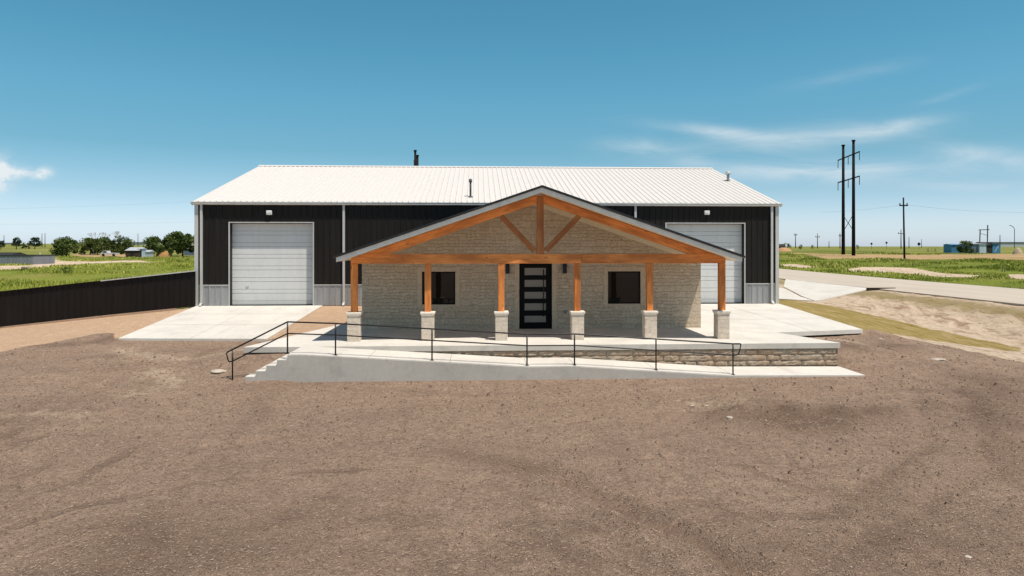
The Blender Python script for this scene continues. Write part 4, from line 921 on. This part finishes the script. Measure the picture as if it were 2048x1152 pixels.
tpx(148, 212, 473, 509, 215, 'dark bushy tree just right of the round tree by the track', 2, trunk=.08)
tpx(184, 236, 474, 508, 220, 'broad dense tree left of the tin shed, first of the pair there', 3, trunk=.05)
tpx(216, 270, 472, 508, 222, 'broad dense tree touching the tin shed on its left', 4, trunk=.05)
tpx(286, 328, 471, 511, 195, 'loose olive tree right of the tin shed beside the orange soil heap', 5, trunk=.18)
tpx(322, 362, 466, 508, 205, 'open green tree between orange soil heap and the tallest tree', 6, trunk=.12)
tpx(334, 396, 459, 508, 200, 'tallest dark green tree beside the shop corner', 7, trunk=.15, n=3400)
tpx(335, 346, 493, 511, 193, 'small round bush in front of the orange soil heap', 8, trunk=.1, cat='bush', name='bush', n=500)
FT = 'far trees on the left horizon'
tpx(-6, 9, 480, 494, 330, 'far dark tree at the left edge of the frame', 9, mat='leaf_far', group=FT, n=900)
tpx(24, 41, 473, 492, 340, 'far dark tree, left one of the two on the horizon', 10, mat='leaf_far', group=FT, n=1200)
tpx(57, 82, 473, 491, 340, 'far dark tree, right one of the two on the horizon', 11, mat='leaf_far', group=FT, n=1200)
tpx(43, 60, 483, 491, 345, 'low far bushes between the two horizon trees', 12, mat='leaf_far', group=FT, n=800, trunk=.05)
tpx(1563, 1583, 486, 497, 235, 'dark spreading tree over the small hut right of the shop', 13, mat='leaf', group=None, n=1200, trunk=.35)
tpx(1597, 1606, 488, 498, 240, 'small round bush on the grass right of the hut', 14, group='bushes in the right field', cat='bush', name='bush', n=500, trunk=.1)
tpx(1621, 1629, 489, 496, 270, 'tiny dark bush on the horizon left of the tall poles', 15, group='bushes in the right field', cat='bush', name='bush', n=300, trunk=.1)
tpx(1915, 1949, 480, 501, 172, 'dark leafy bush growing against the blue sheds', 16, group='bushes in the right field', cat='bush', name='bush', n=1800, trunk=.02)
tpx(1711, 1719, 489, 497, 250, 'small pale bush right of the tall black poles', 17, group='bushes in the right field', cat='bush', name='bush', n=250, trunk=.02)
for k, (px_, py_) in enumerate(((53, 541), (128, 546))):
    hx_, hy_ = hit(px_, py_ + 4); hz_ = z1(hx_, hy_)
    tree(hx_, hy_, hz_ - .1, .9 + .2 * k, 1.6 + .7 * k, ['small dark weed clump in the left field near the grey wall', 'wide dark weed clump in the left field just above the fence'][k], 30 + k, mat='weed', trunk=.02, group='weed clumps in the left field', n=700, cat='weeds', name='weed_clump')
def bare(px_, top, d, label, seed):
    x, y, z = spot(px_, d); h = H + (HZ - top) / F * d - z; r = random.Random(seed); t = thing('bare_tree', label, 'tree', (x, y, z), 'bare trees behind the left grove'); m = MB()
    def grow(p, dirv, L_, rad, n_):
        q_ = p + dirv * L_; m.tube([p, q_], rad, 4, 0, rad * .6)
        if n_:
            for k in range(3): grow(q_, (dirv + Vector((r.uniform(-.5, .5), r.uniform(-.5, .5), r.uniform(-.1, .3)))).normalized(), L_ * .62, rad * .6, n_ - 1)
    grow(Vector((x, y, z)), Vector((0, 0, 1)), h * .42, .13, 4); m.build('trunk', simple('pale bark', (.32, .29, .27), .9), t)
bare(187, 463, 214, 'bare grey tree rising between the dark bushy trees', 1)
bare(208, 464, 240, 'thin bare tree above the dense trees, left of the widest bare crown', 2)
bare(236, 462, 240, 'pale bare crown showing above the dense tree by the tin shed', 3)

# ------------------------------------------------------------------ far buildings and heaps
def gable(px0, px1, top, d, depth, wall, roof, name, label, ridge=.6, cat='shed', extra=None, base=None):
    x0, y0_, z0 = spot(px0, d); x1, y1_, z1_ = spot(px1, d); z = min(z0, z1_) if base is None else base; zt = H + (HZ - top) / F * d; yy_ = min(y0_, y1_); x0, x1 = yy_ * uv_of(px0, 0)[0], yy_ * uv_of(px1, 0)[0]
    root = thing(name, label, cat, ((x0 + x1) / 2, y0_, z)); y = min(y0_, y1_)
    w_ = MB().box(x0, x1, y, y + depth, z - .3, zt - ridge).build('wall', wall, root)
    m = MB(); m.add([(x0 - .2, y - .2, zt - ridge + .003), (x1 + .2, y - .2, zt - ridge + .003), (x1 + .2, y + depth * .6, zt), (x0 - .2, y + depth * .6, zt), (x0 - .2, y + depth + .2, zt - ridge + .003), (x1 + .2, y + depth + .2, zt - ridge + .003)], [(0, 1, 2, 3), (3, 2, 5, 4), (0, 3, 4), (1, 5, 2)]); m.build('roof', roof, root)
    return root, (x0, x1, y, z, zt)
grey = siding('grey tin', (.22, .23, .25), .6); darkr = simple('dark roof', (.03, .03, .028), .8); pale = simple('pale tin', (.45, .47, .49), .5)
brown = simple('rusty boards', (.06, .035, .025), .9); blueg = siding('blue grey tin', (.13, .18, .26), .6); blue = siding('blue tin', (.06, .22, .40), .6); whiteb = siding('pale blue white tin', (.50, .58, .66), .6)
x0, _, _ = spot(-70, 116); x1, y1_, z1_ = spot(66, 116)
gw = thing('grey_wall', 'long grey tin wall with a dark top edge at the left edge of the field', 'wall', (x1, y1_, z1_)); zt = H + (HZ - 512) / F * 116
m = MB(); ribbed(m, x0, x1, z1_ - .5, zt, y1_, .6, .05); m.add([(x1, y1_, z1_ - .5), (x1, y1_ + 6, z1_ - .5), (x1, y1_ + 6, zt), (x1, y1_, zt)], [(0, 1, 2, 3)]); m.build('wall', grey, gw)
MB().box(x0, x1 + .05, y1_ - .08, y1_ + 6, zt, zt + .16).build('roof', darkr, gw)
gable(-40, 18, 505, 130, 5, grey, darkr, 'low_shed', 'low dark roofed shed peeking over the grey tin wall', .5)
rt, (a, b_, y, z, zt) = gable(251, 276, 494.5, 185, 5, brown, pale, 'tin_shed', 'brown open shed with pale tin roof between the two tree groups', .9)
MB().box(a + 1.2, a + 2.2, y - .02, y - .002, z, z + 1.3).build('opening', M['dim'], rt)
rt, (a, b_, y, z, zt) = gable(276, 284, 496.5, 186, 2.5, whiteb, pale, 'storage_box', 'pale blue storage box right of the brown tin shed', .15)
MB().box(b_ - .55, b_ - .1, y - .03, y - .002, z, zt - .3).build('door', darkr, rt)
gable(287, 299, 500, 188, 2.5, simple('silver tin', (.42, .46, .48), .4), pale, 'storage_box', 'low silver box left of the loose olive tree', .5)
gable(368, 405, 490, 212, 8, blueg, simple('sage roof', (.20, .21, .16), .8), 'blue_shed', 'blue grey shed under the tallest tree, beside the shop corner', 1.2)
rt, (a, b_, y, z, zt) = gable(1558, 1576, 488, 228, 5, simple('dark boards', (.05, .045, .04), .9), darkr, 'small_hut', 'dark hut with a white door right of the shop corner', .9)
MB().box(b_ - .9, b_ - .25, y - .04, y - .003, z, z + 2).build('door', M['white'], rt)
BS = 175
rt, _ = gable(1903, 1919, 487.5, BS, 3, blue, simple('blue roof', (.12, .30, .46), .6), 'blue_container', 'bright blue container at the left end of the shed row', .25, 'container')
gable(1944, 1959, 486.5, BS, 5, blueg, pale, 'storage_shed', 'blue grey shed right of the dark bush', .2)
gable(1959, 1972.5, 486.5, BS - .4, 5, whiteb, pale, 'storage_shed', 'white tin shed in the middle of the shed row', .2)
gable(1972.5, 1985, 484, BS - .2, 5, darkr, darkr, 'storage_shed', 'dark open shed with rounded roof in the row', .8)
rt, (a, b_, y, z, zt) = gable(1985, 2001, 486, BS - .1, 5, blue, darkr, 'storage_shed', 'blue shed at the right end of the shed row', .2)
MB().add([(a + .4, y - .04, z + .2), (a + .7, y - .04, z + .2), (b_ - .2, y - .04, zt - .4), (b_ - .5, y - .04, zt - .4)], [(0, 1, 2, 3)]).build('brace', pale, rt)
def heap(px0, px1, top, d, mat, label, seed, name='soil_heap'):
    x, y, z = spot((px0 + px1) / 2, d); w2 = (px1 - px0) / 2 / F * d; h = H + (HZ - top) / F * d - z; m = MB(); r = random.Random(seed); n = 14
    rings = [(1, -.05), (.8, .3), (.55, .68), (.28, .93)]
    for rr, hh in rings:
        for k in range(n): a = 6.283 * k / n; j = r.uniform(.85, 1.12); m.v.append((x + math.cos(a) * w2 * rr * j, y + math.sin(a) * w2 * rr * j * .8, z + h * hh * r.uniform(.9, 1.1) - (.2 if rr == 1 else 0)))
    m.v.append((x, y, z + h))
    for q_ in range(3):
        for k in range(n): m.f.append((q_ * n + k, q_ * n + (k + 1) % n, (q_ + 1) * n + (k + 1) % n, (q_ + 1) * n + k))
    for k in range(n): m.f.append((3 * n + k, 3 * n + (k + 1) % n, 4 * n))
    m.mi = [0] * len(m.f); o = m.build(name, mat, None, True); tag(o, label, 'soil heap'); recenter(o, (x, y, z)); return o
heap(311, 342, 499, 196, simple('orange soil', (.36, .20, .08), .95, .1, 0, .25, 1.5), 'orange soil heap between the loose olive tree and the tallest tree', 3)
heap(2025, 2046, 495.5, 150, simple('pale soil', (.40, .33, .22), .95, .1, 0, .2, 2), 'pale soil heap on the grass right of the shed row', 4)
heap(1550, 1586, 495, 205, simple('orange bank soil', (.48, .27, .14), .95, .1, 0, .2, 1.5), 'orange earth bank in front of the dark hut', 5)
# overpass far left, long low ridge far right
x0, y0_, z0 = spot(150, 700); 
def farbox(px0, px1, t, b_, d, mat, name, label, cat):
    xa, ya, _ = spot(px0, d); xb, yb, _ = spot(px1, d); y = (ya + yb) / 2; xa, xb = y * uv_of(px0, 0)[0], y * uv_of(px1, 0)[0]; za = H + (HZ - b_) / F * d; zt = H + (HZ - t) / F * d
    root = thing(name, label, cat, ((xa + xb) / 2, y, za)); MB().box(xa, xb, y, y + 8, zt - (zt - za) * .45, zt).build('deck', mat, root)
    MB().box(xa, xb, y + .3, y + 7, za - 2, zt - (zt - za) * .45 - .01).build('side_wall', pale, root)
farbox(255, 300, 484, 490, 520, grey, 'overpass', 'low grey overpass between the tree groups on the left horizon', 'bridge')
farbox(-10, 26, 485.5, 491, 560, grey, 'overpass', 'low grey overpass at the left edge of the horizon', 'bridge')
farbox(1985, 2060, 484, 490, 600, simple('far deck', (.12, .14, .14), .8), 'overpass', 'long dark overpass on the horizon at the right edge', 'bridge')
# small pickup among the left trees
x, y, z = spot(207, 196); car = thing('parked_pickup', 'small white and grey pickup parked under the dense trees at left', 'pickup', (x, y, z))
bev = MB().prism_y([(x - .9, z + .45), (x + 3.6, z + .45), (x + 3.6, z + .95), (x + 1.2, z + .98), (x + .9, z + 1.55), (x - .1, z + 1.6), (x - .5, z + 1.0), (x - .9, z + .9)], y, y + 1.8).build('body', simple('faded paint', (.55, .55, .56), .4), car)
for wx in (x - .1, x + 2.8): MB().tube([(wx, y - .05, z + .38), (wx, y + .2, z + .38)], .38, 12).build('wheel', M['black'], car)
MB().prism_y([(x - .25, z + 1.05), (x + .85, z + 1.05), (x + .75, z + 1.45), (x - .0, z + 1.48)], y - .02, y - .003).build('side_window', M['glass'], car)
# dead branches and a dead stick on the right, marker post on the left
def sticks(px_, py_, label, seed, h, n, sp):
    x, y = hit(px_, py_); z = z1(x, y); r = random.Random(seed); m = MB()
    for k in range(n):
        a = Vector((x + r.uniform(-sp, sp), y + r.uniform(-.5, .5), z - .05)); b_ = a + Vector((r.uniform(-sp, sp) * .6, r.uniform(-.4, .4), h * r.uniform(.4, 1))); m.tube([a, (a + b_) / 2 + Vector((r.uniform(-.1, .1), 0, .05)), b_], .05, 5, 0, .02)
    o = m.build('dead_branch', simple('dead wood', (.22, .17, .11), .9)); tag(o, label, 'branch'); recenter(o, (x, y, z))
sticks(1863, 503, 'pile of dead branches on the grass left of the blue sheds', 1, 1.4, 9, 1.5)
sticks(2006, 543, 'dead stick leaning out of the grass beyond the road', 2, 1.0, 2, .25)
x, y = hit(80, 511); z = z1(x, y); o = MB().tube([(x, y, z - .1), (x, y, z + 1.0)], .12, 6).build('marker_post', M['white']); tag(o, 'short white marker post on the far left grass', 'post'); recenter(o, (x, y, z))
# timber edge at the road end of the crossing
x, y = hit(1762, 579.5); z = z1(x, y); o = MB().box(x - 1.0, x + 1.0, y - .12, y + .12, z - .05, z + .14).build('timber_curb', M['bark']); tag(o, 'dark timber lying at the road end of the concrete crossing', 'timber'); recenter(o, (x, y, z))

# ------------------------------------------------------------------ stones lying on the lot
def stone_obj(px_, py_, wpx, label, group='pale stones on the brown lot', flat=.45, seed=0):
    x, y = hit(px_, py_); z = float(hfull(x, y)[0]); rad = wpx / 2 / F * y; r = random.Random(seed * 7 + 1); import bmesh
    bm = bmesh.new(); bmesh.ops.create_icosphere(bm, subdivisions=2, radius=rad)
    for v_ in bm.verts: k = 1 + r.uniform(-.16, .16); v_.co = Vector((v_.co.x * k, v_.co.y * k * .85, v_.co.z * k * flat))
    me_ = bpy.data.meshes.new('stone'); bm.to_mesh(me_); bm.free(); me_.materials.append(M['palestone']); o = bpy.data.objects.new('stone', me_); C.objects.link(o); o.location = (x, y, z + rad * flat * .3); tag(o, label, 'stone', group)
stone_obj(1384, 811, 9, 'pale round stone at the left end of the disturbed patch', seed=1)
stone_obj(1413, 807, 9, 'pale round stone beside the gravelly spot near the ramp end', seed=2)
stone_obj(1367, 823, 5, 'small pale stone left of the other stones near the disturbed patch', seed=3)
stone_obj(1459, 835, 15, 'largest pale flat stone in the disturbed patch', seed=4)
stone_obj(1532, 839, 5, 'small white stone right of the largest flat stone', seed=5)
stone_obj(1499, 842, 4, 'tiny pale stone between the largest stone and the small white one', seed=6)
stone_obj(437, 744, 30, 'long pale slab of stone left of the steps', None, .25, 7)
stone_obj(1876, 720, 30, 'long pale flat stone in the dirt near the right edge', None, .2, 8)
stone_obj(1762, 677, 9, 'small white stone on the dirt right of the porch slab', seed=9)
stone_obj(1936, 1114, 15, 'pale flat stone at the bottom right of the lot', None, .3, 10)
stone_obj(1702, 1137, 6, 'small white stone near the bottom edge of the lot', seed=11)

# ------------------------------------------------------------------ loose straw, clods and grass
def scatter_mesh(name, quads, tone, mat, label, cat):
    n = len(quads); me_ = bpy.data.meshes.new(name); me_.vertices.add(n * 4); me_.vertices.foreach_set('co', quads.reshape(-1).astype(np.float32))
    me_.loops.add(n * 4); me_.loops.foreach_set('vertex_index', np.arange(n * 4, dtype=np.int32)); me_.polygons.add(n); me_.polygons.foreach_set('loop_start', np.arange(0, 4 * n, 4, dtype=np.int32))
    me_.update(calc_edges=True); at = me_.attributes.new('tone', 'FLOAT', 'FACE'); at.data.foreach_set('value', tone.astype(np.float32)); me_.materials.append(M[mat])
    o = bpy.data.objects.new(name, me_); C.objects.link(o); tag(o, label, cat, None, 'stuff'); return o
def wedge(n, d0, d1, p0, p1, power=1.0):
    d = d0 * (d1 / d0) ** rng.random(n); px_ = p0 + (p1 - p0) * rng.random(n); t = (px_ - 1024) / F
    return (S_ + C_ * t) * d, (C_ - S_ * t) * d, d
# straw fibres
n = 90000; x, y, d = wedge(n, 7, 30, -150, 2200)
k = (sdist(x, y, DARK) > .15) & ~((x > -6.9) & (x < 11.55) & (y > 19.5)); x, y, d = x[k], y[k], d[k]; n = len(x); z = hfull(x, y)
a = rng.random(n) * 6.283; L_ = rng.uniform(.006, .028, n) * np.clip(d / 12, .8, 1.8); ww = rng.uniform(.002, .0045, n) * np.clip(d / 10, .8, 2); tl = rng.uniform(-.1, .4, n)
dx, dy, dz = np.cos(a) * L_, np.sin(a) * L_, tl * L_; sx, sy = -np.sin(a) * ww, np.cos(a) * ww; z = z + .008
q = np.stack([np.stack([x - dx - sx, y - dy - sy, z], 1), np.stack([x + dx - sx, y + dy - sy, z + dz], 1), np.stack([x + dx + sx, y + dy + sy, z + dz + .003], 1), np.stack([x - dx + sx, y - dy + sy, z + .003], 1)], 1)
scatter_mesh('straw_litter', q, .25 + .6 * rng.random(n), 'straw', 'short dry straw and grass fibres scattered over the brown lot', 'straw')
# clods: little tetra-like chips, four faces each
n = 34000; x, y, d = wedge(n, 7, 30, -150, 2200); k = (sdist(x, y, DARK) > .1) & ~((x > -6.95) & (x < 11.6) & (y > 19.4)); x, y, d = x[k], y[k], d[k]
frs = (sdist(x, y, DIST1) > -.3); n = len(x); z = hfull(x, y); rr = rng.gamma(2.0, .0038, n) * np.clip(d / 12, .7, 1.6) * np.where(frs, 1.2, 1); rr = np.minimum(rr, .06)
qs = []; base = rng.random(n) * 6.283
for j in range(4):
    a0 = base + j * 1.571; a1 = a0 + 1.571
    qs.append(np.stack([np.stack([x + np.cos(a0) * rr * 1.3, y + np.sin(a0) * rr * 1.3, z - rr * .4], 1), np.stack([x + np.cos(a1) * rr * 1.3, y + np.sin(a1) * rr * 1.3, z - rr * .4], 1), np.stack([x + np.cos(a1) * rr * .5, y + np.sin(a1) * rr * .6, z + rr], 1), np.stack([x + np.cos(a0) * rr * .6, y + np.sin(a0) * rr * .5, z + rr * .8], 1)], 1))
q = np.concatenate(qs); tone = .2 + rng.random(n) ** 1.6 * .6; scatter_mesh('soil_clods', q, np.tile(tone, 4), 'straw', 'small clods and pebbles of soil scattered over the brown lot', 'soil clods')
# grass blades
def grass(name, parts, label):
    Q, T = [], []
    for (n, d0, d1, p0, p1) in parts:
        x, y, d = wedge(n, d0, d1, p0, p1)
        bad = (x > 25.8) & (x < 28.4 + 10.8 + .02 * np.maximum(0, y - 46)) | (sand_f(x, y) > 0) | (x < 25.8) & (x > -14.3) & (y < 58) | (y < 37)
        bad |= (y > 95) & (np.abs(x - (33 + np.maximum(0, y - 95) ** 2 * .0008)) < 6.5)
        x, y, d = x[~bad], y[~bad], d[~bad]; n = len(x); z = hfull(x, y) - .03
        tuft = np.clip(vnoise(x, y, 4) * 1.6 + .7, .3, 1.6); h = rng.uniform(.07, .20, n) * tuft * np.clip(d / 60, .9, 1.6); a = rng.random(n) * 6.283; ww = h * rng.uniform(.12, .3, n) * np.clip(d / 60, 1, 2)
        lx, ly = rng.normal(0, .3, n) * h, rng.normal(0, .3, n) * h; sx, sy = np.cos(a) * ww, np.sin(a) * ww
        Q.append(np.stack([np.stack([x - sx, y - sy, z], 1), np.stack([x + sx, y + sy, z], 1), np.stack([x + lx + sx * .25, y + ly + sy * .25, z + h], 1), np.stack([x + lx - sx * .25, y + ly - sy * .25, z + h], 1)], 1))
        T.append(np.clip(.5 + vnoise(x, y, 7) * .7 + rng.normal(0, .18, n), 0, 1))
    scatter_mesh(name, np.concatenate(Q), np.concatenate(T), 'grass', label, 'grass')
def sand_f(x, y): return np.maximum.reduce([sdist(x, y, p) for p in (PATH, SP1, SP2, SP3, TANR)])
grass('field_grass', [(60000, 50, 190, -150, 395), (75000, 48, 160, 1550, 2250)], 'green grass covering the fields on both sides of the shop')
